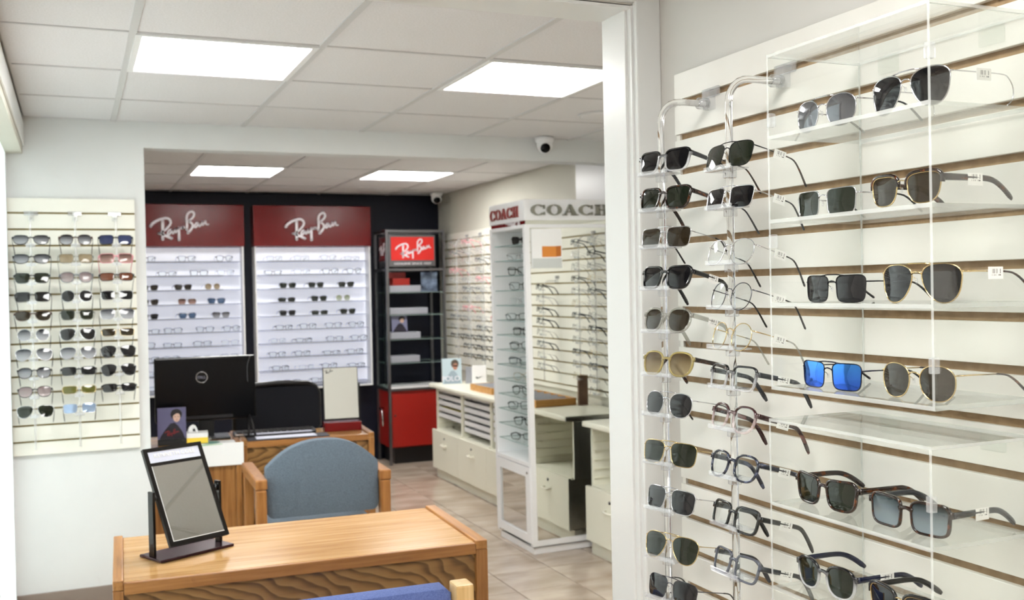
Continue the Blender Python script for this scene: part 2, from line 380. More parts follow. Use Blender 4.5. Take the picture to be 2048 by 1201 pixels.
def eyewear_meshes(shape, kind, frame, lens, arm, tip, dbl, cable, drop, hi, tagged, rim):
    key = (shape, kind, frame.name, lens.name, arm.name, tip.name, dbl, cable, drop, hi, tagged, rim)
    if key in EYE: return EYE[key]
    n = 40 if hi else 18; seg = 8 if hi else 5
    a = SHAPES[shape][0]; gap = 9.0; cx = a*(1+.02)+gap+ (rim if kind == 'acetate' else 0)*.35
    o = outline(shape, n); top = max(z for x, z in o)
    wrap = lambda x: WRAP*x*x
    fr = MB(); lenses = []
    for sgn in (1, -1):
        P = [(sgn*(x+cx), z) for x, z in o]
        if kind in ('acetate', 'browline'):
            w = rim
            prof = [(0, -.8), (.5, -1.9), (w-1, -1.9), (w, -.8), (w, 1.9), (0, 1.9)]
            rings = []
            for d, y in prof:
                q = offs(o, d); rings.append([(sgn*(x+cx), y, z) for x, z in q])
            b0 = len(fr.v)
            sel = range(n)
            for g in rings: fr.v += [(x, y+wrap(x), z) for x, y, z in g]
            m = len(prof)
            for i in range(n):
                j = (i+1) % n
                if kind == 'browline' and not (o[i][1] > -1 and o[j][1] > -1): continue
                for k in range(m):
                    l = (k+1) % m; fr.f.append((b0+k*n+i, b0+k*n+j, b0+l*n+j, b0+l*n+i)); fr.m.append(0)
            if kind == 'browline':
                path = [(sgn*(x+cx), wrap(x+cx), z) for x, z in o]
                fr.tube(path, .9, seg, True, 1)
        else:
            path = [(sgn*(x+cx), wrap(x+cx), z) for x, z in offs(o, .5)]
            fr.tube(path, rim, seg if hi else 4, True)
        # lens: bulged fan
        lm = MB(); c = sgn*cx; rr = [.0, .55, 1.0]; vs = [(c, wrap(cx)-1.6, 0)]
        for s_ in rr[1:]:
            for x, z in o: vs.append((sgn*(x*s_+cx), wrap(x*s_+cx)-1.6*(1-s_*s_), z*s_))
        fs = [(0, 1+i, 1+(i+1) % n) for i in range(n)]+[(1+i, 1+n+i, 1+n+(i+1) % n, 1+(i+1) % n) for i in range(n)]
        lm.add(vs, fs); lenses.append(lm)
    xi = min(x for x, z in o if abs(z-top*.3) < top*.5)+cx      # inner edge
    zb = top*.42
    if kind == 'acetate':
        rb = 3.0
        fr.tube([(-xi-1, .2, zb-1.5), (-xi*.5, -.3, zb+.8), (0, -.5, zb+1.6), (xi*.5, -.3, zb+.8), (xi+1, .2, zb-1.5)], [(2.0, rb+1), (1.9, rb), (1.8, rb-.3), (1.9, rb), (2.0, rb+1)] if False else [(rb+1, 2.0), (rb, 1.9), (rb-.4, 1.8), (rb, 1.9), (rb+1, 2.0)], seg)
    else:
        rb = .95
        bi = 1 if kind == 'browline' else 0
        fr.tube([(-xi-.5, .2, zb-1), (-xi*.6, -1, zb+2.2), (0, -1.4, zb+3.2), (xi*.6, -1, zb+2.2), (xi+.5, .2, zb-1)], rb, seg, mi=bi)
        if dbl:
            xt = cx-a*.42
            fr.tube([(-xt, wrap(xt), top), (-xt*.4, -.6, top+1.6), (xt*.4, -.6, top+1.6), (xt, wrap(xt), top)], rb, seg)
        for sgn in (1, -1):
            if hi:
                fr.tube([(sgn*xi, .6, zb-3), (sgn*(xi-1.6), 3.5, zb-5), (sgn*(xi-2.6), 5, zb-8.5)], .45, 5, mi=bi)
                b0 = len(fr.v); fr.lathe([(.3, -.9), (1.9, -.6), (2.0, .5), (.4, .9)], 8, mi=2, axis='x')
                fr.v = fr.v[:b0]+[(x+sgn*(xi-2.8), y+5.2, z*1.9+zb-9) for x, y, z in fr.v[b0:]]
    xo = max(x for x, z in o)+cx; zh = top*.52; yo = wrap(xo)
    xh = xo+(rim if kind == 'acetate' else 0)+2.2
    temples = []
    for sgn in (1, -1):
        t = MB()
        if kind in ('acetate', 'browline'):
            fr.box(min(sgn*(xo+.5), sgn*(xh+.8)), max(sgn*(xo+.5), sgn*(xh+.8)), yo-1.2, yo+3.8, zh-4.2, zh+4.2)
            P = [(xh, yo+2, zh), (xh+.8, yo+25, zh), (xh+.6, 72, zh-.3), (xh-1, 93, zh-2.5), (xh-3, 110, zh-drop*.38), (xh-5, 126, zh-drop*.8), (xh-6, 133, zh-drop)]
            Rr = [(4.6, 1.8), (4.4, 1.8), (4.0, 1.7), (3.9, 1.6), (4.2, 1.7), (4.4, 1.7), (2.6, 1.0)]
            path = bez([(sgn*x, y, z) for x, y, z in P], 3 if hi else 1); k = len(path)
            rs = []
            for i in range(k):
                f = i/(k-1)*(len(Rr)-1); j = min(int(f), len(Rr)-2); g = f-j
                rs.append((Rr[j][0]*(1-g)+Rr[j+1][0]*g, Rr[j][1]*(1-g)+Rr[j+1][1]*g))
            t.tube(path, rs, 8 if hi else 5)
        else:
            fr.tube([(sgn*(xo+.3), yo, zh), (sgn*(xo+1.8), yo+.3, zh), (sgn*xh, yo+3, zh)], 1.1, seg)
            if cable:
                P = [(xh, yo+3, zh), (xh+.6, 45, zh), (xh, 92, zh), (xh-1, 106, zh-4), (xh-2, 115, zh-16), (xh-3, 115, zh-30), (xh-4, 106, zh-39)]
                t.tube(bez([(sgn*x, y, z) for x, y, z in P], 4), .8, seg)
            else:
                P = [(xh, yo+3, zh), (xh+.8, 30, zh), (xh+.4, 78, zh-1)]
                t.tube([(sgn*x, y, z) for x, y, z in P], [(1.1, .8), (.9, .7), (.9, .7)], seg)
                Q = [(xh+.4, 74, zh-.8), (xh-.6, 92, zh-3), (xh-2, 108, zh-drop*.4), (xh-4, 124, zh-drop*.82), (xh-5, 131, zh-drop)]
                pt = bez([(sgn*x, y, z) for x, y, z in Q], 3 if hi else 1)
                t.tube(pt, [1.2+.9*i/(len(pt)-1) for i in range(len(pt)-1)]+[1.2], seg, mi=1)
        temples.append(t)
    sc = lambda mb: mb.xf(Matrix.Scale(.001, 4))
    out = {'frame_front': sc(fr).mesh('frame_front', [frame, METAL['gold'] if kind == 'browline' else frame, M_ACRH], True),
           'lens': [sc(x).mesh('lens', lens, True) for x in lenses],
           'temple': [sc(x).mesh('temple', [frame if arm is None else arm, tip], True) for x in temples], 'price_tag': None,
           'low': min(z for x, z in offs(o, rim))*.001}
    if tagged:
        tg = MB(); x0 = xh+1.0
        tg.box(x0+.9, x0+1.4, 47, 72, zh-10.5, zh+5)
        out['price_tag'] = sc(tg).mesh('price_tag', M_TAG)
    EYE[key] = out
    return out
M_TAG = mat('barcode_tag', (244, 244, 242), .5)
def _tagmat():
    m = M_TAG; b = m.node_tree.nodes['Principled BSDF']; tc = N(m, 'ShaderNodeTexCoord'); sp = N(m, 'ShaderNodeSeparateXYZ')
    L(m, tc.outputs['Object'], sp.inputs[0])
    def M(op, a, v, clamp=False):
        k = N(m, 'ShaderNodeMath', operation=op); k.use_clamp = clamp
        for i, q in enumerate((a, v)):
            if isinstance(q, (int, float)): k.inputs[i].default_value = q
            else: L(m, q, k.inputs[i])
        return k.outputs[0]
    y = M('MULTIPLY', sp.outputs[1], 1900.0); wn = N(m, 'ShaderNodeTexWhiteNoise', noise_dimensions='1D'); fl = M('FLOOR', y, 0); L(m, fl, wn.inputs['W'])
    bars = M('GREATER_THAN', wn.outputs['Value'], .5)
    band = M('MULTIPLY', M('GREATER_THAN', sp.outputs[2], .0074), M('LESS_THAN', sp.outputs[2], .0132))
    ins = M('MULTIPLY', M('GREATER_THAN', sp.outputs[1], .053), M('LESS_THAN', sp.outputs[1], .068))
    line = M('MULTIPLY', M('GREATER_THAN', sp.outputs[2], .0046), M('LESS_THAN', sp.outputs[2], .0062))
    wn2 = N(m, 'ShaderNodeTexWhiteNoise', noise_dimensions='1D'); L(m, M('FLOOR', M('MULTIPLY', sp.outputs[1], 1100.0), 0), wn2.inputs['W'])
    ln = M('MULTIPLY', line, M('GREATER_THAN', wn2.outputs['Value'], .45))
    k = M('MULTIPLY', M('ADD', M('MULTIPLY', bars, band), ln), ins, True)
    mx = N(m, 'ShaderNodeMixRGB'); mx.inputs[1].default_value = lin(244, 244, 242); mx.inputs[2].default_value = lin(50, 48, 50)
    L(m, k, mx.inputs[0]); L(m, mx.outputs[0], b.inputs['Base Color'])
_tagmat()
ACET = {'black': mat('acetate_black', (10, 10, 12), .1, coat=.5), 'tortoiseshell': tortoise('acetate_tortoise'), 'grey': mat('acetate_grey', (92, 98, 106), .12, coat=.4),
 'charcoal': mat('acetate_charcoal', (44, 47, 52), .14, coat=.4), 'burgundy': tortoise('acetate_burgundy', (48, 20, 22), (150, 96, 90), 60),
 'blue tortoiseshell': tortoise('acetate_blue', (28, 32, 48), (104, 112, 140), 80), 'brown': mat('acetate_brown', (70, 42, 28), .12, coat=.4),
 'crystal': see_through('acetate_crystal', (226, 226, 222), 1.6, .03, .22, (190, 190, 184)), 'amber crystal': see_through('acetate_amber', (226, 216, 172), 1.6, .03, .35, (206, 190, 132)),
 'clear': see_through('acetate_clear', (240, 240, 242), 1.8, .03, .12), 'grey crystal': see_through('acetate_grey_crystal', (170, 174, 184), 1.6, .03, .42, (120, 124, 138)),
 'pink': mat('acetate_pink', (226, 150, 160), .2), 'navy': mat('acetate_navy', (20, 26, 52), .12, coat=.4)}
METAL = {'silver': mat('metal_silver', (206, 206, 210), .15, 1), 'gold': mat('metal_gold', (214, 190, 140), .15, 1), 'gunmetal': mat('metal_gunmetal', (104, 104, 110), .2, 1), 'black': mat('metal_black', (14, 14, 18), .25, .3), 'navy': mat('metal_navy', (16, 20, 44), .25, .3)}
def ombre(name, top, bottom):
    m = mat(name, top, .12, coat=.4); b = m.node_tree.nodes['Principled BSDF']; out = m.node_tree.nodes['Material Output']
    tc = N(m, 'ShaderNodeTexCoord'); sp = N(m, 'ShaderNodeSeparateXYZ'); mr = N(m, 'ShaderNodeMapRange'); mr.inputs[1].default_value = -.008; mr.inputs[2].default_value = .012
    L(m, tc.outputs['Object'], sp.inputs[0]); L(m, sp.outputs[2], mr.inputs[0])
    r = ramp(m, [(0, bottom), (1, top)]); L(m, mr.outputs[0], r.inputs[0]); L(m, r.outputs[0], b.inputs['Base Color'])
    tr = N(m, 'ShaderNodeBsdfTransparent'); mx = N(m, 'ShaderNodeMixShader'); m2 = N(m, 'ShaderNodeMapRange')
    m2.inputs[1].default_value = -.008; m2.inputs[2].default_value = .012; m2.inputs[3].default_value = .65; m2.inputs[4].default_value = 0
    L(m, sp.outputs[2], m2.inputs[0]); L(m, m2.outputs[0], mx.inputs[0]); L(m, b.outputs[0], mx.inputs[1]); L(m, tr.outputs[0], mx.inputs[2]); L(m, mx.outputs[0], out.inputs[0])
    return m
ACET['black-to-clear'] = ombre('acetate_black_fade', (14, 14, 17), (215, 217, 222)); ACET['burgundy-to-clear'] = ombre('acetate_burgundy_fade', (60, 26, 28), (226, 206, 206))
LENS = {'green': lens_mat('lens_green', (23, 30, 19)), 'grey': lens_mat('lens_grey', (22, 22, 25)), 'black': lens_mat('lens_black', (14, 14, 17), see=.02), 'brown': lens_mat('lens_brown', (42, 35, 23)),
 'mirror': lens_mat('lens_grey_mirror', (120, 122, 128), None, .08, .75), 'blue mirror': lens_mat('lens_blue_mirror', (70, 140, 226), (60, 96, 214), .0, 1, .06), 'graded tan': lens_mat('lens_graded_tan', (84, 68, 46), (176, 160, 126), .3),
 'graded': lens_mat('lens_graded', (36, 38, 44), (172, 172, 178), .04), 'graded teal': lens_mat('lens_graded_teal', (24, 40, 44), (150, 164, 172), .04), 'graded brown': lens_mat('lens_graded_brown', (74, 50, 44), (186, 150, 140), .04),
 'tan': lens_mat('lens_tan', (140, 124, 98), (176, 160, 136), .2), 'russet': lens_mat('lens_russet', (104, 58, 38)), 'navy': lens_mat('lens_navy', (44, 54, 92)), 'blue': lens_mat('lens_pale_blue', (150, 172, 204), None, .2, .4), 'olive': lens_mat('lens_olive', (88, 86, 34)),
 'mauve': lens_mat('lens_mauve', (120, 104, 104), (190, 176, 178), .2), 'steel blue': lens_mat('lens_steel_blue', (70, 96, 132)), 'clear': M_CLEAR, 'pale green': lens_mat('lens_pale_green', (120, 132, 106), (200, 206, 190), .2)}
def glasses(loc, rz, shape, frame, lens, label, group, kind=None, arm=None, tip='black', dbl=False, cable=False, drop=30, hi=False, tagged=False, rim=None, scale=1, tilt=0, on=None, roll=0):
    if kind is None: kind = 'acetate' if frame in ACET else 'metal'
    fm = (METAL if kind == 'metal' else ACET)[frame]
    if kind == 'browline': am = fm
    else: am = (METAL if kind == 'metal' else ACET)[arm or frame] if (arm or frame) in (METAL if kind == 'metal' else ACET) else ACET[arm]
    rim = rim or (3.6 if kind == 'acetate' else 4.2 if kind == 'browline' else (.85 if hi else 1.0))
    ms = eyewear_meshes(shape, kind, fm, LENS[lens], am, ACET[tip], dbl, cable, drop, hi, tagged, rim)
    sun = lens != 'clear'
    o = thing('sunglasses' if sun else 'eyeglasses', label, 'sunglasses' if sun else 'eyeglasses', group=group)
    z = loc[2] if on is None else on-ms['low']*scale
    o.location = (loc[0], loc[1], z); o.rotation_euler = (tilt, roll, rz); o.scale = (scale,)*3
    link('frame_front', ms['frame_front'], o)
    for k in ('lens', 'temple'):
        for me in ms[k]: link(k, me, o)
    if ms['price_tag']: link('price_tag', ms['price_tag'], o)
    return o

# ------------------------------------------------------------------ the setting
YB, YC = 5.286, 8.805          # dividing wall, back wall
XR = 3.05                      # wall with the long slatwall
XA = 1.25                      # wall beside the camera
fl = struct(bx('floor', M_GROUT, None, -3.2, 3.2, -3.4, 9.0, -.08, -.006))
T0 = .3275; tile_me = MB().box(-T0/2+.0025, T0/2-.0025, -T0/2+.0025, T0/2-.0025, -.006, 0).mesh('floor_tile', M_FTILE, bevel=.0015, segs=1)
i = 0
for ix in range(-8, 2):
    for iy in range(-7, 13):
        x, y = 2.298+(ix+.5)*T0, 4.617+(iy+.5)*T0
        if x < -.35: continue
        t = link('floor_tile', tile_me, fl); t.location = (x, y, random.uniform(-.0006, 0)); t.rotation_euler = (0, 0, random.choice((0, pi))); i += 1
struct(bx('floor_front_room', M_FTILE, None, -3.2, XA+.1, -3.4, 4.617-7*T0, -.005, 0))
ce = struct(bx('ceiling', M_TBAR, None, -3.2, 3.2, -3.4, 9.0, CEIL+.02, CEIL+.08))
T = .6096
LIGHTS = []
def ceiling_field(xs, ys, x0, x1, y0, y1, lamps):
    X = [x0]+[x for x in xs if x0+.03 < x < x1-.03]+[x1]; Y = [y0]+[y for y in ys if y0+.03 < y < y1-.03]+[y1]
    for a, b in zip(X, X[1:]):
        for c, d in zip(Y, Y[1:]):
            mx, my = (a+b)/2, (c+d)/2
            if any(abs(mx-l[0]) < .3 and abs(my-l[1]) < .3 for l in lamps): continue
            bx('ceiling_tile', M_TILE, ce, a+.004, b-.004, c+.003, d-.003, CEIL+.004, CEIL+.018)
    for x in X[1:-1]: bx('main_tee', M_TBAR, ce, x-.012, x+.012, y0, y1, CEIL-.001, CEIL+.02)
    for y in Y[1:-1]:
        for a, b in zip(X, X[1:]): bx('cross_tee', M_TBAR, ce, a+.012, b-.012, y-.006, y+.006, CEIL, CEIL+.02)
def lamp(x, y, label):
    if label: o = thing('ceiling_light', label, 'ceiling light', (x, y, CEIL), group='recessed ceiling lights')
    else:
        o = bpy.data.objects.new('unseen_fill_lamp', None); COL.objects.link(o); o.parent = ce; o.location = (x, y, CEIL)  # front-room lamps out of view, extra ones added to brighten the slatwall
    h = T/2-.008; g = h-.022
    f = MB()
    for a in ((-h, h, -h, -g), (-h, h, g, h), (-h, -g, -g, g), (g, h, -g, g)): f.box(a[0], a[1], a[2], a[3], -.004, .018)
    f.obj('frame', M_LAMPF, o)
    bx('diffuser', M_LAMP, o, -g, g, -g, g, .002, .016)
LB = [(.4969, 3.786), (1.716, 3.786)]; LC = [(1.048, 7.258), (2.267, 7.258)]; LA = [(-1.5, .9), (.3, .9), (-1.5, -.93), (.3, -.93), (-1.5, -2.15), (.3, -2.15)]
gx = [-.4175+T*k for k in range(-2, 8)]; gy = [2.8717+T*k for k in range(-2, 5)]
ceiling_field(gx, gy, -.2, XR, 2.177, YB, LB)
cxs = [.1335+T*k for k in range(0, 6)]; cys = [6.953+T*k for k in range(-3, 4)]
ceiling_field(cxs, cys, -.2, XR, YB+.12, YC, LC)
ceiling_field([.3+.305-T*k for k in range(-2, 7)], [.9+.305-T*k for k in range(-4, 8)], -3.0, XA, -3.2, 2.05, LA)
for (x, y), l in zip(LB+LC+LA, ['glowing square ceiling light nearest the upper left corner', 'glowing square ceiling light beside the white door jamb', 'glowing square ceiling light above the left red sign, past the beam', 'glowing square ceiling light above the right red sign, past the beam']+[None]*6):
    lamp(x, y, l)
sp = thing('ceiling_speaker', 'round white perforated speaker cover set in ceiling beside door jamb', 'speaker', (2.41, 4.46, CEIL))
MB().lathe([(.115, .004), (.115, -.004), (.1, -.007), (.0, -.007)], 32).obj('grille', M_TILE, sp, True)
MB().lathe([(.125, .004), (.125, -.003), (.117, -.005)], 32).obj('rim', M_TBAR, sp, True)
# dividing wall with the wide opening and its beam
w = struct(bx('wall_divider', M_WALL, None, -.5, .327, YB, YB+.12, 0, CEIL+.02))
struct(bx('beam', M_WALL, None, .327, XR, YB, YB+.12, 2.211, CEIL+.02))
struct(bx('baseboard_divider', M_BASEB, None, -.5, .33, YB-.012, YB, 0, .106, bevel=.003))
struct(bx('wall_back', M_NAVY, None, -.5, XR+.1, YC, YC+.1, 0, CEIL+.05))
struct(bx('wall_right', M_CREAMW, None, XR, XR+.1, 2.177, YC+.1, 0, CEIL+.05))
struct(bx('wall_left_back', M_CREAMW, None, -.5, -.4, YB+.12, YC, 0, CEIL+.05))
struct(bx('trim_1', M_WHITE, None, 2.98, XR, 5.44, 5.9, 1.95, CEIL))
# window side of the middle room
struct(bx('wall_left', M_CREAMW, None, -.5, -.206, 2.177, YB, 2.165, CEIL+.02))
struct(bx('trim_2', M_TRIM, None, -.206, -.197, 2.177, YB, 2.20, 2.31, bevel=.002))
wn = struct(bx('window_1', M_TRIM, None, -.40, -.276, 2.177, YB, 0, .1))
M_ADDED_SHADE = bpy.data.materials.new('added_shade_cloth'); M_ADDED_SHADE.use_nodes = True
def _added_shade():
    m = M_ADDED_SHADE; m.node_tree.nodes.clear(); out = N(m, 'ShaderNodeOutputMaterial'); t = N(m, 'ShaderNodeBsdfTranslucent'); d = N(m, 'ShaderNodeBsdfDiffuse'); mx = N(m, 'ShaderNodeMixShader')
    t.inputs[0].default_value = (.95, .95, .95, 1); d.inputs[0].default_value = (.9, .9, .9, 1); mx.inputs[0].default_value = .6
    L(m, d.outputs[0], mx.inputs[1]); L(m, t.outputs[0], mx.inputs[2]); L(m, mx.outputs[0], out.inputs[0])
_added_shade()
for y in (2.18, 3.2, 4.2, 5.22): bx('window_frame', M_TRIM, wn, -.36, -.30, y, y+.05, .1, 2.165)
for y in (2.24, 3.26, 4.26): bx('pane', M_GLASS, wn, -.34, -.334, y, y+.94, .1, 2.165)
bx('added_white_shade', M_ADDED_SHADE, wn, -.278, -.2765, 2.18, YB-.001, .1, 2.165)  # added sheet, glows with outside light so the window side goes plain white
# cased opening in front of the camera
wf = struct(bx('wall_front', M_WALLG, None, -3.0, -.2, 2.05, 2.177, 0, CEIL+.02))
struct(bx('wall_front_header', M_WALLG, None, -.2, 1.19, 2.05, 2.177, 2.137, CEIL+.02))
struct(bx('wall_front_right', M_WALLG, None, 1.19, XR, 2.05, 2.177, 0, CEIL+.02))
dj = struct(bx('door_1', M_TRIM, None, 1.182, 1.192, 2.047, 2.18, 0, 2.137))
bx('casing', M_TRIM, dj, 1.187, XA, 2.03, 2.05, 0, 2.2, bevel=.004)
bx('casing', M_TRIM, dj, -.2, 1.19, 2.03, 2.05, 2.142, 2.22, bevel=.004)
bx('door_stop', M_TRIM, dj, 1.176, 1.19, 2.065, 2.175, 0, 2.137, bevel=.002)
bx('head_jamb', M_TRIM, dj, -.2, 1.19, 2.05, 2.177, 2.13, 2.139)
bx('back_casing', M_TRIM, dj, 1.187, 1.26, 2.177, 2.195, 0, 2.2, bevel=.004)
struct(bx('wall_right_front', M_WALLG, None, XA, XA+.1, -3.4, 2.05, 0, CEIL+.05))
struct(bx('wall_rear', M_WALLG, None, -3.2, XA+.1, -3.4, -3.2, 0, CEIL+.05))
struct(bx('wall_left_front', M_WALLG, None, -3.2, -3.0, -3.4, 2.05, 0, CEIL+.05))

# ------------------------------------------------------------------ slatwalls
def slatwall(label, plane, a0, a1, z0, ztop, phase, group, near, pitch=.0757, gap=.0135):
    """plane ('x',v): boards face -x at x=v ; ('y',v): boards face -y"""
    o = thing('slatwall_panel', label, 'slatwall', group=group)
    def b(name, m, d0, d1, u0, u1, c0, c1, bev=0):
        if plane[0] == 'x': return bx(name, m, o, plane[1]+d0, plane[1]+d1, u0, u1, c0, c1, bevel=bev)
        return bx(name, m, o, u0, u1, plane[1]+d0, plane[1]+d1, c0, c1, bevel=bev)
    b('backing', M_GROOVE if near else M_GROOVEF, .011, .019, a0, a1, z0, ztop)
    zs = sorted([phase+pitch*k for k in range(-30, 30) if z0+.01 < phase+pitch*k < ztop-.01])
    e = [z0]+zs+[ztop]
    for k, (p, q) in enumerate(zip(e, e[1:])):
        b('slat', M_SLAT if near else M_SLATF, 0, .011, a0, a1, p+(gap/2 if k else 0), q-(gap/2 if k < len(e)-2 else 0), .0012 if near else 0)
    if near: b('edge_strip', M_SLAT, .005, .019, a1-.012, a1+.0005, z0, ztop)
    return o
slatwall('long cream slatwall with dark grooves beside the camera, hung with rods and cases', ('x', 1.23), .35, 1.945, .62, 1.961, 1.518, 'slatwall panels', True)
slatwall('narrow cream slatwall on the white wall with three rods of sunglasses', ('y', YB-.02), -.276, .278, .759, 1.957, 1.888, 'slatwall panels', False, pitch=.0762, gap=.0095)
slatwall('cream slatwall behind the white counter between red cabinet and white tower', ('x', XR-.02), 5.92, 8.62, .8, 1.972, 1.913, 'slatwall panels', False, pitch=.0762, gap=.012)
slatwall('cream slatwall behind the near counter, mirrored in the white tower', ('x', XR-.02), 3.2, 5.9, .8, 1.9, 1.746, 'slatwall panels', False, pitch=.0762, gap=.011)

# ------------------------------------------------------------------ clear rods that carry the eyewear
def rod(label, wall, ax, reach, top, bottom, holders, hy, group, near, yawh=None):
    """wall: point (x,y) on the wall; ax 'x' -> rod stands off towards -x, 'y' -> towards -y; holders: list of z"""
    o = thing('display_rod', label, 'display rod', (wall[0], wall[1], 0), 0 if ax == 'y' else -pi/2, group)
    seg = 14 if near else 6; r = .0068 if near else .0055; k = .045
    P = [(0, -.012, top), (0, -reach+k, top)]+[(0, -reach+k-k*sin(a), top-k+k*cos(a)) for a in [pi/2*i/6 for i in range(1, 7)]]+[(0, -reach, (top+bottom)/2), (0, -reach, bottom)]
    MB().tube(P, r, seg).obj('rod', M_ROD if near else M_RODF, o, True)
    c = MB().box(-.012, .012, -.016, .004, top-.012, top+.03).box(-.03, .03, -.006, .0, top+.014, top+.034)
    c.obj('wall_clip', M_ACRH, o, bevel=.002)
    if near: MB().lathe([(.012, -.034), (.012, -.012)], 14, (0, 0, top), axis='y').obj('socket', M_ACRH, o, True)
    if near: hm = MB().box(-.042, .042, -.026, .012, -.003, 0).box(-.042, .042, -.029, -.026, -.003, .006).lathe([(.0125, -.016), (.0125, -.003)], 12, (0, .0, 0)).mesh('holder', M_ACRH, bevel=.0008, segs=1)
    else: hm = MB().box(-.02, .02, -.02, .008, -.012, 0).box(-.02, .02, -.022, -.02, -.012, .006).mesh('holder', M_ACRH)
    for z in holders:
        h = link('holder', hm, o); h.location = (0, -reach, z); h.rotation_euler = (0, 0, yawh or 0)
    return o
# --- by the door jamb
R1 = [(1.748, 'wayfarer', 'black-to-clear', 'black', 'black', {'arm': 'charcoal'}), (1.674, 'wayfarer', 'tortoiseshell', 'green', 'tortoiseshell', {}), (1.594, 'square', 'silver', 'brown', 'silver browline-top metal', {'dbl': True}),
 (1.515, 'wayfarer', 'black', 'black', 'glossy black', {}), (1.428, 'panto', 'crystal', 'brown', 'crystal grey', {'arm': 'crystal'}), (1.34, 'panto', 'amber crystal', 'graded tan', 'amber crystal', {'arm': 'tortoiseshell'}),
 (1.258, 'hexagonal', 'silver', 'grey', 'silver double-bridge', {'dbl': True}), (1.16, 'navigator', 'gold', 'green', 'gold double-bridge', {'dbl': True, 'tip': 'tortoiseshell'}), (1.066, 'navigator', 'silver', 'grey', 'silver navigator', {'dbl': True}),
 (.971, 'aviator', 'gold', 'green', 'hook-templed gold aviator', {'dbl': True, 'cable': True}), (.883, 'navigator', 'gunmetal', 'grey', 'gunmetal navigator', {'dbl': True})]
WORD = lambda l: 'sunglasses' if l != 'clear' else 'eyeglasses'
low = lambda sh, k: (SHAPES[sh][2]+(4 if k in ACET else 1))*.001
rod('clear bent display rod beside the door jamb, full of sunglasses', (1.23, 1.80), 'x', .125, 1.872, .70, [z-low(s_, f) for z, s_, f, *_ in R1], 0, 'bent acrylic display rods', True, R(14))
for i, (z, s_, f, l, d, kw) in enumerate(R1):
    glasses((1.092, 1.776, z), -pi/2+R(13+random.uniform(-3, 3)), s_, f, l, f'{d} {WORD(l)}, {ORD[i]} from the top on the rod beside the door jamb', 'eyewear on the bent rods', hi=True, drop=36, tagged=(i in (0, 3, 4, 7)), tilt=R(-13+random.uniform(-2, 3)), scale=1.06, **kw)
R2 = [(1.733, 'navigator', 'black', 'green', 'black metal double-bridge', {'dbl': True, 'kind': 'metal', 'tip': 'tortoiseshell'}), (1.656, 'square', 'silver', 'black', 'silver square', {'dbl': True, 'tip': 'charcoal'}), (1.559, 'hexagonal', 'silver', 'clear', 'thin silver panto', {}),
 (1.479, 'round', 'gunmetal', 'clear', 'thin gunmetal round', {}), (1.407, 'round', 'gold', 'clear', 'thin gold round', {'tip': 'crystal'}), (1.333, 'square', 'black-to-clear', 'clear', 'black-to-clear fade square', {'arm': 'charcoal'}),
 (1.26, 'panto', 'burgundy-to-clear', 'clear', 'burgundy-to-clear fade', {'arm': 'burgundy'}), (1.173, 'panto', 'blue tortoiseshell', 'clear', 'blue marbled', {}), (1.081, 'square', 'black', 'clear', 'chunky black square', {'rim': 4.4}), (.994, 'square', 'grey crystal', 'clear', 'grey crystal square', {'arm': 'charcoal'})]
rod('clear bent display rod next to the acrylic cases, lower half holding clear-lens frames', (1.23, 1.558), 'x', .13, 1.872, .74, [z-low(s_, f) for z, s_, f, *_ in R2], 0, 'bent acrylic display rods', True)
for i, (z, s_, f, l, d, kw) in enumerate(R2):
    glasses((1.082, 1.543, z-.003), -pi/2+R(random.uniform(-2, 4)), s_, f, l, f'{d} {WORD(l)}, {ORD[i]} from the top on the rod next to the acrylic cases', 'eyewear on the bent rods', hi=True, drop=38, tagged=True, tilt=R(-15+random.uniform(-2, 3)), scale=1.04, **kw)

# ------------------------------------------------------------------ clear acrylic wall cases
def case(label, y0, y1, ztop, shelves, zb, clips):
    o = thing('acrylic_case', label, 'display case', group='clear acrylic wall cases'); x0, x1, t = 1.037, 1.226, .0045
    b = lambda n, *a: bx(n, [M_ACR, M_ACRE], o, *a, edge=1)
    b('top_panel', x0, x1, y0, y1, ztop-t, ztop)
    b('side_panel', x0, x1, y1-t, y1, zb, ztop-t); b('side_panel', x0, x1, y0, y0+t, zb, ztop-t)
    for z in shelves: b('shelf', x0, x1-t, y0+t, y1-t, z-.006, z)
    for y, z in clips: bx('corner_clip', M_ACRH, o, x0-.003, x0+.009, y-.003, y+.006, z-.011, z+.011, bevel=.0015)
    for y in (y0+.05, y1-.09): bx('hanger', M_ACR, o, x1-.004, x1+.003, y, y+.04, ztop-.03, ztop-.004)
case('tall clear acrylic case of four shelves with sunglasses, topmost of the two', 1.02, 1.364, 1.866, (1.735, 1.60, 1.466, 1.331), 1.325, [(1.356, 1.76), (1.356, 1.565), (1.022, 1.80), (1.022, 1.385)])
case('clear acrylic case with tortoiseshell sunglasses, below the taller case', 1.027, 1.372, 1.277, (1.142, 1.005, .868), .86, [(1.03, 1.2)])
CG = 'sunglasses in the acrylic cases'
def cg(y, shelf, *a, x=1.075, yw=0, **k): return glasses((x, y+.014, 0), -pi/2+R(yw), *a, CG, hi=True, drop=26, on=shelf+.0005, scale=1.07, **k)
cg(1.262, 1.735, 'hexagonal', 'silver', 'mirror', 'silver mirrored double-bridge sunglasses on the top acrylic shelf', dbl=True, tagged=True, tip='charcoal')
cg(1.088, 1.735, 'aviator', 'silver', 'black', 'silver dark-lens aviator sunglasses with hooked temples on the top acrylic shelf', dbl=True, cable=True, tagged=True)
cg(1.264, 1.60, 'square', 'silver', 'green', 'silver green-lens square sunglasses on the second acrylic shelf', tip='black')
cg(1.098, 1.60, 'browline', 'tortoiseshell', 'brown', 'tortoiseshell browline sunglasses with gold rims on the second acrylic shelf', kind='browline', tagged=True)
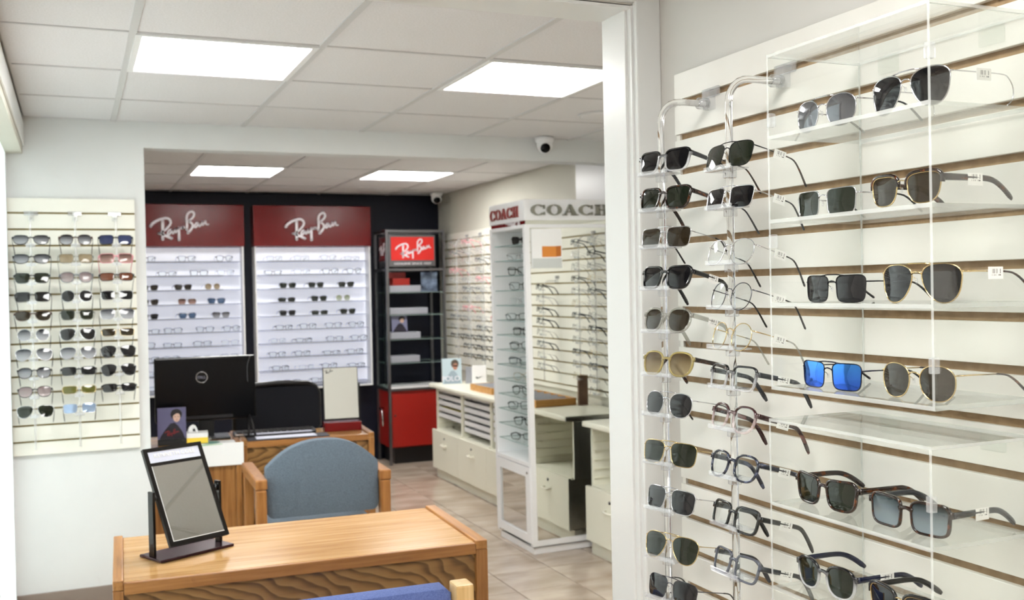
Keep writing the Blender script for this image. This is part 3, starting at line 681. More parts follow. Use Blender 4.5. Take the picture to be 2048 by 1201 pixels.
cg(1.246, 1.466, 'square', 'black', 'grey', 'black metal rectangular sunglasses on the third acrylic shelf', kind='metal', dbl=True)
cg(1.073, 1.466, 'aviator', 'gold', 'grey', 'gold teardrop aviator sunglasses on the third acrylic shelf', dbl=True, tip='tortoiseshell', tagged=True)
cg(1.258, 1.331, 'square', 'navy', 'blue mirror', 'blue mirrored sunglasses with navy metal frame on the fourth acrylic shelf', kind='metal', dbl=True)
cg(1.080, 1.331, 'hexagonal', 'gold', 'brown', 'gold brown-lens angular round sunglasses on the fourth acrylic shelf', tip='tortoiseshell')
cg(1.275, 1.142, 'wayfarer', 'tortoiseshell', 'green', 'brown tortoiseshell sunglasses with green lenses in the lower acrylic case')
cg(1.100, 1.142, 'square', 'tortoiseshell', 'graded teal', 'dark tortoiseshell sunglasses with graded teal lenses in the lower acrylic case', tagged=True, arm='charcoal', yw=4)
cg(1.278, 1.005, 'panto', 'black-to-clear', 'green', 'black-to-clear round sunglasses on the lowest visible acrylic shelf', arm='navy', tagged=True)
cg(1.115, 1.005, 'browline', 'black', 'black', 'black browline sunglasses at the bottom edge of the lower case', kind='browline')

# ------------------------------------------------------------------ narrow slatwall: three rods
LPX = (-.176, .012, .187)
LP = [[('cat-eye', 'black', 'graded', 'white-trimmed cat-eye'), ('cat-eye', 'black', 'graded', 'purple-grey cat-eye'), ('wayfarer', 'charcoal', 'green', 'green-lens square'), ('square', 'black', 'grey', 'large black square'), ('cat-eye', 'brown', 'brown', 'dark brown cat-eye'), ('round', 'silver', 'graded', 'silver round'), ('aviator', 'silver', 'graded', 'silver graded aviator'), ('panto', 'black', 'graded', 'graded grey panto'), ('panto', 'black', 'mauve', 'mauve-lens round'), ('aviator', 'silver', 'green', 'dark green aviator')],
 [('panto', 'brown', 'graded', 'grey graded round'), ('square', 'crystal', 'tan', 'pale tan square'), ('panto', 'grey', 'mauve', 'mauve graded panto'), ('round', 'silver', 'grey', 'dark grey round'), ('wayfarer', 'crystal', 'green', 'crystal green-lens'), ('aviator', 'silver', 'grey', 'slate aviator'), ('aviator', 'silver', 'graded', 'silver-rimmed graded'), ('rectangular', 'charcoal', 'grey', 'slim charcoal'), ('rectangular', 'gold', 'olive', 'olive-lens gold'), ('square', 'silver', 'blue', 'pale blue mirrored')],
 [('square', 'black', 'navy', 'navy-lens shield'), ('square', 'pink', 'graded brown', 'rosy brown square'), ('rectangular', 'black', 'russet', 'russet-lens rectangular'), ('square', 'silver', 'black', 'black-lens metal square'), ('navigator', 'silver', 'graded', 'graded navigator'), ('rectangular', 'gold', 'brown', 'brown-lens rectangular'), ('aviator', 'gunmetal', 'grey', 'gunmetal aviator'), ('aviator', 'gunmetal', 'grey', 'dark slate round'), ('rectangular', 'black', 'grey', 'slim black rectangular')]]
NM = ('window-side', 'middle', 'opening-side')
for c, lst in enumerate(LP):
    zs = [1.757-.0862*k for k in range(len(lst))]
    rod(f'thin clear rod, {NM[c]} of three on the narrow slatwall', (LPX[c], YB-.02), 'y', .13, 1.862, .80, [z-.022 for z in zs], 0, 'rods on the narrow slatwall', False)
    for i, (s_, f, l, d) in enumerate(lst):
        glasses((LPX[c]*.985, YB-.168, zs[i]), R(random.uniform(-2, 2)), s_, f, l, f'{d} sunglasses, {ORD[i]} down the {NM[c]} rod of the narrow slatwall', 'sunglasses on the narrow slatwall', drop=40, kind='metal' if f in METAL and f not in ACET else None, scale=1.13, tilt=R(-16), rim=2.4 if f in ACET else None)

# ------------------------------------------------------------------ backlit displays on the navy wall
SHZ = [1.755-.1155*i for i in range(10)]
M_SHELF = see_through('display_shelf_acrylic', (214, 218, 230), .6, .15, .5, (196, 200, 214))
M_LIP = mat('display_shelf_lip', (150, 154, 166), .3)
def backlit(label, x0, x1, logo_x, signl):
    o = thing('backlit_display', label, 'wall display', group='backlit shelf displays')
    y = YC
    bx('light_panel', M_BACKLIT, o, x0+.012, x1-.012, y-.006, y, .69, 1.874)
    for a, b in ((x0, x0+.012), (x1-.012, x1)): bx('side_frame', M_WHITE, o, a, b, y-.15, y, .685, 1.876)
    bx('bottom_frame', M_WHITE, o, x0, x1, y-.15, y, .672, .685)
    s = bx('sign_panel', M_RED, o, x0-.006, x1+.008, y-.155, y, 1.878, 2.219, bevel=.004); s['label'] = signl
    g = script_logo('lettering', M_LETTER, s, .448, .016, (logo_x, y-.156, 2.044)); g['label'] = 'white raised Ray-Ban script lettering'
    for z in SHZ:
        bx('shelf', M_SHELF, o, x0+.03, x1-.03, y-.15, y-.006, z-.007, z)
        bx('shelf_lip', M_LIP, o, x0+.12, x1-.17, y-.153, y-.15, z-.008, z+.004)
    return o
backlit('backlit white shelf display under the left red sign, partly behind monitor', .31, 1.295, .795, 'glossy red sign panel')
backlit('backlit white shelf display under the right red sign', 1.385, 2.368, 1.864, 'glossy red sign panel')
LR = [[(70, 'b'), (445, 'b'), (805, 'b')], [(260, 'b'), (555, 'b'), (815, 'c')], [(90, 'Sbn'), (405, 'Sbn'), (685, 'Mgp')], [(90, 'Sbn'), (437, 'Mbr'), (717, 'Sbl')], [(85, 'Sbk'), (440, 'Ssb'), (760, 'Sgr')],
 [(90, 'b'), (298, 'b'), (600, 'b'), (860, 'b')], [(50, 'b'), (293, 'b'), (577, 'b'), (840, 'c')], [(85, 'b'), (280, 'b'), (570, 'b'), (835, 'b')], [(50, 'b')], [(50, 'b')]]
RR = [[(200, 'm'), (420, 'm'), (640, 'c'), (840, 'm')], [(185, 'b'), (420, 'c'), (655, 'b'), (855, 'b')], [(300, 'Sgn'), (533, 'Sgn'), (785, 'Sgn')], [(290, 'Rgn'), (555, 'Sgn'), (755, 'Mpg')], [(295, 'Sbk'), (558, 'Rgn'), (795, 'Sgn')],
 [(265, 'b'), (460, 'b'), (672, 'b'), (865, 'b')], [(215, 'm'), (425, 'b'), (680, 'b'), (885, 'b')], [(205, 'b'), (410, 'b'), (652, 'b'), (850, 'b')], [(230, 'b'), (440, 'm'), (630, 'b'), (860, 'b')], [(315, 'b'), (545, 'b')]]
CODE = {'Sbn': ('wayfarer', 'tortoiseshell', 'brown', 'brown'), 'Mgp': ('round', 'gold', 'tan', 'gold tan-lens'), 'Mbr': ('navigator', 'gold', 'graded brown', 'rosy brown'), 'Sbl': ('wayfarer', 'navy', 'steel blue', 'blue-lens'), 'Sbk': ('wayfarer', 'black', 'black', 'black'), 'Ssb': ('wayfarer', 'black', 'steel blue', 'slate-blue'), 'Sgr': ('wayfarer', 'black', 'graded', 'graded black'),
 'Sgn': ('wayfarer', 'black', 'green', 'dark green'), 'Rgn': ('rectangular', 'black', 'green', 'slim green-lens'), 'Mpg': ('round', 'gold', 'pale green', 'pale green round')}
for rows, a, b, side in ((LR, .4796, .000822, 'left'), (RR, 1.3427, .0010323, 'right')):
    for i, row in enumerate(rows):
        for j, (cx_, c) in enumerate(row):
            x = a+cx_*b
            if c in CODE: s_, f, l, d = CODE[c]
            else:
                s_ = ('square', 'wayfarer', 'panto', 'rectangular')[(i*3+j) % 4]; l = 'clear'
                f, d = {'b': (('black', 'charcoal')[(i+j) % 2], ('thin black', 'charcoal')[(i+j) % 2]), 'c': ('clear', 'clear plastic'), 'm': ('gunmetal', 'thin metal')}[c]
            glasses((x, YC-.143, 0), R(random.uniform(-9, 9)), s_, f, l, f'{d} {WORD(l)}, {ORD[j]} along the {ORD[i]} shelf below the {side} red sign', f'eyewear on the {side} backlit display', on=SHZ[i]+.0005, drop=24, scale=1.04, rim=3.4 if f in ACET else None)

# ------------------------------------------------------------------ steel and red display cabinet in the corner
rc = thing('red_display_cabinet', 'steel-framed glass display cabinet with red base and lit sign box in corner', 'display cabinet')
cx0, cx1, cy0, cy1 = 2.435, 2.965, 8.405, 8.785
for x in (cx0, cx1-.022):
    for y in (cy0, cy1-.022): bx('post', M_STEEL, rc, x, x+.022, y, y+.022, 0, 2.005)
for z in (1.985, 1.655, .63):
    for y in (cy0, cy1-.022): bx('rail', M_STEEL, rc, cx0+.022, cx1-.022, y, y+.022, z, z+.02)
    for x in (cx0, cx1-.022): bx('rail', M_STEEL, rc, x, x+.022, cy0+.022, cy1-.022, z, z+.02)
for z in (1.472, 1.28, 1.07, .868): bx('glass_shelf', [M_GLSHELF, M_GLEDGE], rc, cx0+.01, cx1-.01, cy0+.01, cy1-.03, z-.008, z, edge=1)
bx('side_glass', M_GLASS, rc, cx0+.008, cx0+.012, cy0+.022, cy1-.022, .65, 1.655)
bx('white_base', M_WHITE, rc, cx0+.022, cx1-.022, cy0+.005, cy1-.022, .65, .664)
bb = bx('cabinet_body', M_REDP, rc, cx0+.016, cx1-.016, cy0+.02, cy1-.02, .145, .628, bevel=.003)
bx('door_panel', M_REDP, bb, cx0+.03, cx1-.024, cy0+.012, cy0+.02, .155, .6, bevel=.002)
MB().lathe([(.008, -.004), (.008, .01)], 12, (cx0+.055, cy0+.01, .42), axis='y').obj('lock', M_BLACK, bb, True)
MB().tube(bez([(cx0+.01, cy0+.2, .47), (cx0-.03, cy0+.18, .475), (cx0-.035, cy0+.1, .46), (cx0-.035, cy0+.08, .39), (cx0-.03, cy0+.085, .33)], 5), .009, 8).obj('lever_handle', M_CHROME, bb, True)
bx('plinth', M_BLACK, rc, cx0+.06, cx1-.03, cy0+.07, cy1-.02, .0, .145)
sb = bx('sign_box', M_STEEL, rc, cx0+.035, cx1-.075, cy0+.035, cy1-.05, 1.69, 1.965, bevel=.003)
bx('sign_face', M_REDS, sb, cx0+.055, cx1-.09, cy0+.029, cy0+.036, 1.745, 1.945)
bx('sign_side', M_RED, sb, cx0+.03, cx0+.036, cy0+.06, cy1-.07, 1.745, 1.945)
script_logo('lettering', M_LETTER, sb, .315, .006, ((cx0+cx1)/2-.012, cy0+.03, 1.845))
script_logo('lettering', M_LETTER, sb, .2, .004, (cx0+.03, (cy0+cy1)/2, 1.845), (0, 0, -pi/2))
text('small_text', 'GENUINE SINCE 1937', M_LETTER, sb, .026, .0008, ((cx0+cx1)/2-.018, cy0+.034, 1.708), (pi/2, 0, 0), sx=1.35)
M_RISER = mat('white_riser', (160, 162, 172), .35)
for z, l, w_ in ((1.472, 'flat white riser block on top glass shelf under the red box', .28), (1.28, 'long white riser block on the second glass shelf of red cabinet', .34), (1.07, 'white riser block under the portrait card in the red cabinet', .27), (.868, 'white riser block on the lowest glass shelf of red cabinet', .26)):
    tag(bx('riser_block', M_RISER, None, cx0+.045, cx0+.045+w_, cy0+.06, cy0+.2, z+.0005, z+.058, bevel=.006), l, 'riser', 'riser blocks in the red cabinet')
rb = thing('red_box', 'small red product box on the top shelf of the red display cabinet', 'box', (cx0+.05, cy0+.08, 1.531))
bx('box_body', M_REDP, rb, .03, .18, 0, .1, 0, .06, bevel=.002); bx('lid', mat('dark_red_lid', (120, 16, 16), .4), rb, .0, .15, .02, .11, .06, .11, bevel=.002)
def portrait(label, loc, rz, w, h, bg, hair, coat_, tilt=8, script=True, glasses_=False, name='portrait_card', face=(214, 178, 160)):
    o = thing(name, label, 'photo card', loc, rz); o.rotation_euler = (R(-tilt), 0, rz)
    b = bx('card', mat('print_'+label[:14], bg, .35), o, -w/2, w/2, 0, .004, 0, h)
    pm = lambda n, c: mat('ink_%d_%d_%d' % c, c, .4)
    def poly(n, c, pts, y): MB().prism([((p-.5)*w, q*h) for p, q in pts], -y, 0).obj(n, pm(n, c), b)
    def ell(n, c, cx, cz, rx, rz_, y): poly(n, c, [(cx+rx*cos(2*pi*k/20), cz+rz_*sin(2*pi*k/20)) for k in range(20)], y)
    poly('printed_jacket', coat_, [(.05, .0), (.95, 0), (.88, .2), (.72, .42), (.6, .52), (.45, .5), (.3, .34), (.12, .12)], .0006)
    ell('printed_hair', hair, .66, .78, .2, .17, .0008)
    ell('printed_face', face, .67, .69, .125, .15, .0012)
    poly('printed_fringe', hair, [(.52, .72), (.56, .82), (.7, .9), (.82, .8), (.82, .72), (.76, .8), (.66, .81), (.58, .76)], .0016)
    if not glasses_:
        for ex in (.62, .73): ell('printed_eye', (40, 28, 30), ex, .705, .022, .012, .0016)
    ell('printed_mouth', (150, 84, 80), .68, .595, .035, .009, .0016); poly('printed_nose', (188, 146, 130), [(.665, .63), (.70, .63), (.685, .69)], .0016)
    if glasses_: poly('printed_sunglasses', (40, 22, 18), [(.56, .68), (.8, .66), (.8, .72), (.56, .73)], .002)
    return o, b
pc, pb = portrait('small portrait card leaning on a white riser inside the red cabinet', (cx0+.14, cy0+.1, 1.129), 0, .14, .145, (120, 120, 150), (30, 26, 34), (34, 28, 44))
o = thing('poster_card', 'blue and grey abstract card at the glass side of red cabinet', 'card', (cx1-.11, cy0+.12, 1.473)); b_ = bx('card', noisy('blue_print', (40, 50, 70), (150, 170, 200), 9, .4), o, -.075, .075, 0, .004, 0, .17)

# ------------------------------------------------------------------ white display tower
tw = thing('display_tower', 'white free-standing display tower with mirrored side and COACH header', 'display tower', (2.32, 5.2, 0))
tw.rotation_euler = (0, R(-.5), 0)
TW, TD = .54, .52
bx('header', M_WHITE, tw, 0, TW, 0, TD, 1.868, 1.985, bevel=.003)
bx('mirror_strip', M_MIRROR, tw, .008, TW-.008, .008, TD-.008, 1.846, 1.868)
bx('top_board', M_WHITE, tw, 0, TW, 0, TD, 1.826, 1.846, bevel=.002)
fm_ = MB().box(0, .03, 0, .012, .045, 1.826).box(TW-.03, TW, 0, .012, .045, 1.826).box(.03, TW-.03, 0, .012, .045, .075); fm_.obj('mirror_frame', M_WHITE, tw)
bx('mirror', M_MIRROR, tw, .03, TW-.03, .006, .012, .075, 1.826)
bx('mirror_backing', M_WHITE, tw, .0, TW, .012, .03, .045, 1.826)
bx('side_panel', M_WHITE, tw, 0, TW, TD-.03, TD, .045, 1.826, bevel=.001)
bx('back_panel', M_WHITE, tw, .3, .315, .03, TD-.03, .045, 1.826)
bx('niche_floor', M_WHITE, tw, 0, .3, .03, TD-.03, .49, .51)
door = MB().box(-.004, .016, .01, .075, .06, .485).box(-.004, .016, TD-.07, TD-.01, .06, .485).box(-.004, .016, .075, TD-.07, .06, .105).box(-.004, .016, .075, TD-.07, .43, .485).obj('door', M_WHITE, tw)
bx('door_mirror', M_MIRROR, door, .004, .01, .075, TD-.07, .105, .43)
MB().lathe([(.008, -.009), (.008, .0)], 12, (0, .045, .455), axis='x').obj('lock', M_CHROME, door, True)
bx('base', M_WHITE, tw, .012, TW-.02, .012, TD-.02, .0, .035)
TSH = [1.742-.0876*i for i in range(14)]
for z in TSH: bx('glass_shelf', [M_GLSHELF, M_GLEDGE], tw, .015, .295, .032, TD-.032, z-.005, z, edge=1)
M_COACHD = mat('dark_metal_letter', (150, 150, 140), .3, .5); M_COACHR = mat('red_brown_letter', (142, 44, 36), .3)
serif_word('lettering', M_COACHD, tw, .06, 1.52, .014, (.28, -.0005, 1.925))['label'] = 'polished grey COACH lettering'
serif_word('lettering', M_COACHR, tw, .062, 1.25, .008, (-.0005, .285, 1.922), (0, 0, -pi/2))['label'] = 'dark red COACH lettering'
cd = thing('handbag_card', 'white card with an orange handbag printed, on the mirrored tower', 'card', (2.346, 5.2, 1.6)); cd.rotation_euler = (0, R(-.5), 0)
bx('card', M_PAPER, cd, 0, .185, -.003, .005, 0, .22); bx('card_footer', mat('grey_card_footer', (206, 210, 208), .5), cd, .002, .183, -.0036, -.003, 0, .055)
bx('bag_front', mat('orange_leather_print', (222, 140, 58), .5), cd, .062, .148, -.0038, -.003, .062, .122); MB().prism([(.148, .062), (.18, .066), (.18, .124), (.148, .122)], -.0038, -.003).obj('bag_side', mat('orange_leather_print_dark', (194, 112, 40), .5), cd)
TG = [('wayfarer', 'black', 'black', -62), ('rectangular', 'clear', 'clear', -38), ('wayfarer', 'black', 'clear', -60), ('square', 'charcoal', 'clear', -34), ('round', 'silver', 'clear', -52), ('rectangular', 'charcoal', 'clear', -34), ('square', 'black', 'clear', -62), ('panto', 'black', 'clear', -45), ('square', 'grey', 'clear', -56), ('panto', 'gold', 'clear', -50), ('round', 'black', 'clear', -60), ('square', 'charcoal', 'clear', -40), ('wayfarer', 'black', 'clear', -55), ('rectangular', 'black', 'clear', -44)]
for i, (s_, f, l, a) in enumerate(TG):
    glasses((2.32+.07, 5.2+.29+.03*((i*7) % 3-1), 0), R(a), s_, f, l, f'{f} {s_} {WORD(l)} on the {ORD[i]} glass shelf of the white tower', 'eyewear in the white tower', on=TSH[i]+.0008, drop=24, scale=1.06, rim=3.4 if f in ACET else None)
for i, f in ((7, 'pink'), (11, 'black')):
    glasses((2.32+.11, 5.2+.13, 0), R(-65), 'square', f, 'clear', f'second pair, {f} square eyeglasses on the {ORD[i]} shelf of the white tower', 'eyewear in the white tower', on=TSH[i]+.0008, drop=24, rim=2.4)

# ------------------------------------------------------------------ cream counters
CF, CT = 2.60, .745
for y0, y1, l in ((6.02, 7.78, 'long cream worktop behind the white tower, holding portrait card and tray'), (3.9, 5.105, 'cream worktop nearest the door jamb, reflected in the tower mirror')):
    m_ = MB().box(CF-.015, XR-.022, y0, y1, CT-.032, CT)
    tag(m_.obj('worktop', M_CAB, None, bevel=.01), l, 'worktop', 'cream worktops')
def unit(label, y0, y1, fill):
    o = thing('storage_cabinet', label, 'cabinet', (CF, y0, 0), group='cream storage cabinets'); w_ = y1-y0; d = XR-.022-CF
    bx('plinth', M_CAB, o, .035, d, 0, w_, 0, .08)
    d_ = bx('drawer_front', M_CAB, o, 0, .018, .002, w_-.002, .08, .383, bevel=.0015)
    MB().tube([(-.001, w_/2-.045, .285), (-.022, w_/2-.04, .283), (-.024, w_/2, .281), (-.022, w_/2+.04, .283), (-.001, w_/2+.045, .285)], .006, 8).obj('handle', M_HANDLE, d_, True)
    MB().lathe([(.009, -.004), (.009, .002)], 12, (0, w_/2+.004, .335), axis='x').obj('lock', M_STEEL, d_, True)
    bx('drawer_box', M_CABIN, o, .018, d, .004, w_-.004, .085, .375)
    bx('side_panel', M_CAB, o, .04, d, 0, .018, .375, CT-.034); bx('side_panel', M_CAB, o, .04, d, w_-.018, w_, .375, CT-.034)
    bx('back_panel', M_CABIN, o, d-.012, d, .018, w_-.018, .375, CT-.034); bx('ledge', M_CAB, o, .03, d, .018, w_-.018, .376, .384)
    for k in range(6):
        z = .42+.05*k
        bx('runner', M_CABIN, o, .05, d-.02, .018, .026, z, z+.006); bx('runner', M_CABIN, o, .05, d-.02, w_-.026, w_-.018, z, z+.006)
    return o
U = [('cream drawer cabinet at the far end beside the red cabinet', 7.18, 7.76, 5), ('cream drawer cabinet second from the red cabinet', 6.60, 7.18, 6), ('cream drawer cabinet just behind the white tower', 6.02, 6.60, 6),
 ('cream drawer cabinet with empty slotted bay next to the door jamb', 4.53, 5.10, 0), ('cream drawer cabinet with trays, seen in the tower mirror', 3.96, 4.53, 6)]
NU = ('far end', 'second', 'tower-side', '', 'mirrored')
for k, (l, y0, y1, n) in enumerate(U):
    unit(l, y0, y1, n)
    for j in range(n):
        z = .427+.05*(5-j)
        yel = (k == 0 and j == 3)
        t = thing('paper_tray', f'{"yellow" if yel else "white"} paper tray, {ORD[j]} from top in the {NU[k]} cream cabinet', 'tray', (CF, y0, z), group='paper trays in the cream cabinets')
        w_ = y1-y0
        MB().box(.05, .36, .022, w_-.022, 0, .004).box(.05, .054, .022, w_-.022, 0, .034).box(.05, .36, .022, .026, 0, .034).box(.05, .36, w_-.026, w_-.022, 0, .034).obj('tray_body', M_WHITE, t)
        bx('paper_stack', mat('yellow_paper', (236, 226, 130), .6) if yel else M_PAPER, t, .06, .34, .03, w_-.03, .004, .03)
# things on the counters
pc, pb = portrait('photo card of a person in sunglasses, lettered POLO, on the cream worktop', (2.72, 7.6, CT+.001), R(-12), .155, .2, (186, 204, 214), (92, 80, 70), (150, 166, 180), 6, False, True, 'photo_card', (176, 124, 104))
text('lettering', 'POLO', M_LETTER, pb, .055, .0008, (-.01, -.003, .022), (pi/2, 0, 0))
nc = thing('logo_card', 'white rounded card with a black swoosh on the cream worktop', 'card', (2.80, 7.22, CT+.001), R(-24)); nc.rotation_euler = (R(-8), 0, R(-24))
MB().box(-.055, .055, 0, .012, 0, .165).obj('card', M_PAPER, nc, bevel=.005)
sw = MB(); sw.prism([(-.026, .075), (-.022, .066), (-.012, .064), (.03, .083), (-.008, .073), (-.017, .074), (-.02, .082)], -.002, 0); sw.obj('swoosh', M_BLACK, nc)
tag(bx('blue_box', mat('navy_carton', (38, 42, 98), .5), None, 2.93, 3.0, 6.88, 6.98, CT+.0005, CT+.1, bevel=.002), 'small navy carton against the slatwall at the white tower', 'box')
bk = thing('card_stand', 'pale grey card stand behind the photo card on the cream worktop', 'card', (2.88, 7.55, CT+.001), R(-10)); bx('card', M_RISER, bk, -.06, .06, 0, .01, 0, .13); bx('foot', M_RISER, bk, -.04, .04, .01, .05, 0, .01)
def tray(label, loc, rz, w_, d_):
    o = thing('wooden_tray', label, 'tray', loc, rz, 'wooden frame trays')
    MB().box(-w_/2, w_/2, -d_/2, -d_/2+.012, 0, .045).box(-w_/2, w_/2, d_/2-.012, d_/2, 0, .045).box(-w_/2, -w_/2+.012, -d_/2+.012, d_/2-.012, 0, .045).box(w_/2-.012, w_/2, -d_/2+.012, d_/2-.012, 0, .045).obj('rim', M_OAKTRAY, o)
    bx('liner', mat('grey_felt', (176, 178, 186), .9), o, -w_/2+.012, w_/2-.012, -d_/2+.012, d_/2-.012, .004, .034)
    for k in range(6): bx('divider', mat('grey_felt_rib', (196, 198, 204), .9), o, -w_/2+.014, w_/2-.014, -d_/2+.03+k*(d_-.06)/5, -d_/2+.036+k*(d_-.06)/5, .034, .044)
tray('oak-rimmed tray with grey felt on the worktop behind the white tower', (2.80, 6.86, CT+.001), 0, .26, .42)
tray('oak-rimmed tray with grey felt on the near worktop, seen in mirror', (2.76, 4.32, CT+.001), 0, .28, .60)
tag(bx('brown_box', mat('brown_carton', (112, 88, 72), .6), None, 2.90, 2.965, 4.64, 4.66, CT+.0005, CT+.19, bevel=.002), 'upright brown carton on the near worktop, reflected in the tower mirror', 'box')
# rods with clear frames on the far slatwall
for c, y in enumerate((8.02, 7.72, 7.42, 7.12)):
    zs = [1.875-.0762*k for k in range(13)]
    rod(f'thin clear rod of spectacle frames, {ORD[c]} from the red cabinet', (XR-.02, y), 'x', .1, 1.91, .86, [z-.02 for z in zs], 0, 'rods on the far slatwall', False)
    for i, z in enumerate(zs):
        if i > 10 and c < 1: continue
        f = ('clear', 'silver', 'pink', 'grey', 'gold', 'clear', 'gunmetal')[(i*3+c*2) % 7] if i < 10 else ('black', 'charcoal')[c % 2]
        glasses((XR-.155, y, z), -pi/2+R(10), ('panto', 'rectangular', 'square')[(i+c) % 3], f, 'clear', f'{f} frames, {ORD[i]} down the {ORD[c]} rod from the red cabinet', 'spectacle frames on the far slatwall', drop=40, tilt=R(-10), rim=2.4 if f in ACET else None)
for c, (y, z0, n) in enumerate(((4.87, 1.775, 13), (4.65, 1.775, 12), (4.11, 1.50, 8))):
    zs = [z0-.0762*k for k in range(n)]
    nm = ('nearest the tower', 'middle', 'farthest from the tower')[c]
    rod(f'clear rod of frames {nm}, seen in the tower mirror', (XR-.02, y), 'x', .11, z0+.035, .86, [z-.02 for z in zs], 0, 'rods seen in the tower mirror', False)
    for i, z in enumerate(zs):
        f = ('gunmetal', 'silver', 'grey', 'gold', 'clear', 'charcoal')[(i*5+c*2) % 6]
        if c == 2: f = ('black', 'clear', 'black', 'charcoal', 'gunmetal', 'grey', 'silver', 'clear')[i]
        glasses((XR-.165, y, z), -pi/2+R(8), ('panto', 'rectangular', 'square')[(i+c) % 3], f, 'clear', f'{f} frames, {ORD[i]} down the mirrored rod {nm}', 'spectacle frames seen in the tower mirror', drop=40, tilt=R(-12), rim=2.6 if f in ACET else None)

# ------------------------------------------------------------------ security cameras
def turret(label, loc, rz, s):
    o = thing('security_camera', label, 'security camera', loc, rz, 'turret security cameras'); o.scale = (s,)*3
    MB().lathe([(.052, 0), (.052, -.018), (.047, -.03)], 24).obj('base', M_WHITE, o, True)
    b0 = MB().lathe([(.0, -.045), (.02, -.044), (.037, -.034), (.044, -.012), (.044, .01), (.036, .028), (.0, .036)], 24); b0.xf(Matrix.Translation((0, 0, -.045)) @ Matrix.Rotation(R(-62), 4, 'X')).obj('eyeball', M_WHITE, o, True)
    b1 = MB().lathe([(.0, -.049), (.024, -.049), (.028, -.043), (.028, -.038)], 24); b1.xf(Matrix.Translation((0, 0, -.045)) @ Matrix.Rotation(R(-62), 4, 'X')).obj('lens_window', M_GLOSSB, o, True)
turret('white turret security camera under the ceiling beside the beam', (2.445, 5.22, CEIL), R(-18), 1)
turret('white turret security camera in the corner beside the navy wall', (2.93, 8.5, CEIL), R(-12), 1.05)

# ------------------------------------------------------------------ oak desks
def desk(label, loc, rz, w, d, h, sl, sr, panel_h, figure=True):
    o = thing('oak_desk', label, 'desk', loc, rz, 'oak desks')
    bx('desktop', M_OAKT, o, sl, w-sr, .004, d, h-.03, h, bevel=.002)
    bx('front_edge', M_OAKE, o, sl, w-sr, -.008, .004, h-.034, h, bevel=.003)
    bx('side_panel', M_OAKV, o, 0, sl, -.01, d, 0, h-.02, bevel=.002); bx('side_panel', M_OAKV, o, w-sr, w, -.01, d, 0, h-.02, bevel=.002)
    bx('side_rim', M_OAKY, o, 0, sl, -.01, d, h-.02, h+.008, bevel=.004); bx('side_rim', M_OAKY, o, w-sr, w, -.01, d, h-.02, h+.008, bevel=.004)
    f = bx('front_panel', M_OAKF if figure else M_OAKV, o, -(w-sl-sr)/2, (w-sl-sr)/2, -.006, .006, -panel_h/2, panel_h/2)
    f.location = (w/2+(sl-sr)/2, .012, h-.034-panel_h/2)
    if panel_h < h-.2: bx('apron', M_OAKE, o, sl, w-sr, d-.02, d-.004, h-.18, h-.034)
    return o
desk('oak desk in the foreground with a tilted mirror standing on it', (.078, 3.0, 0), R(-2.2), 1.083, .555, .71, .028, .037, .34)
desk('oak desk under the black monitor, with a paper notice over its front', (.245, 5.555, 0), R(-4), .545, .42, .71, .028, .028, .66, False)
desk('oak desk behind the grey chair, with keyboard and red-based mirror', (.793, 5.525, 0), R(-4), .705, .36, .71, .028, .032, .15)
DT = .7105
# tilted mirror on the near desk
mr = thing('table_mirror', 'black-framed table mirror tilted on two posts, on the near oak desk', 'mirror', (.2985, 3.27, .711), R(26.2))
bx('base_plate', M_PURP, mr, -.125, .125, -.065, .055, 0, .008, bevel=.002)
for sx in (-1, 1): bx('post', M_DARKM, mr, sx*.113-.004 if sx < 0 else .109, -.109 if sx < 0 else .117, -.014, .014, .008, .2, bevel=.001)
for sx in (-1, 1): MB().lathe([(.009, -.006), (.009, .006)], 12, (sx*.106, 0, .179), axis='x').obj('pivot_knob', M_BLACK, mr, True)
fr_ = MB(); w2, h2 = .0996, .1556
fr_.box(-w2, w2, -.006, .006, -h2, -h2+.014).box(-w2, w2, -.006, .006, h2-.012, h2).box(-w2, -w2+.013, -.006, .006, -h2+.014, h2-.012).box(w2-.013, w2, -.006, .006, -h2+.014, h2-.012).box(-w2+.013, w2-.013, -.006, .006, h2-.058, h2-.048)
fo = fr_.obj('mirror_frame', M_DARKM, mr); fo.location = (0, 0, .179); fo.rotation_euler = (R(-28.3), 0, 0)
bx('mirror_glass', M_MIRROR, fo, -w2+.013, w2-.013, -.0045, .003, -h2+.014, h2-.058)
bead = MB(); gx0, gx1, gz0, gz1 = -w2+.013, w2-.013, -h2+.014, h2-.058
bead.box(gx0, gx1, -.0062, -.0045, gz0, gz0+.002).box(gx0, gx0+.002, -.0062, -.0045, gz0, gz1).obj('bead', M_WHITE, fo)
bx('header_strip', mat('header_print', (222, 224, 240), .4), fo, -w2+.013, w2-.013, -.0045, .003, h2-.048, h2-.012)
text('lettering', 'KENNETH COLE', M_PAPER, fo, .019, .0006, (0, -.005, h2-.032), (pi/2, 0, 0), sx=1.0)
# mirror with the red base on the back desk
m2 = thing('counter_mirror', 'rectangular mirror with red base on the back oak desk', 'mirror', (1.372, 5.69, DT), R(-4))
bx('red_base', M_RED, m2, -.103, .103, -.045, .045, 0, .05, bevel=.004); bx('back_stay', M_BLACK, m2, .098, .106, .0, .02, .03, .26)
q = bx('mirror_frame', M_BLACK, m2, -.099, .099, -.006, .006, 0, .30, bevel=.002); q.location = (0, 0, .055); q.rotation_euler = (R(-6), 0, 0)
bx('mirror_glass', M_MIRROR, q, -.095, .095, -.0075, -.006, .012, .296)
script_logo('lettering', M_BLACK, q, .05, .0006, (-.065, -.0078, .278))
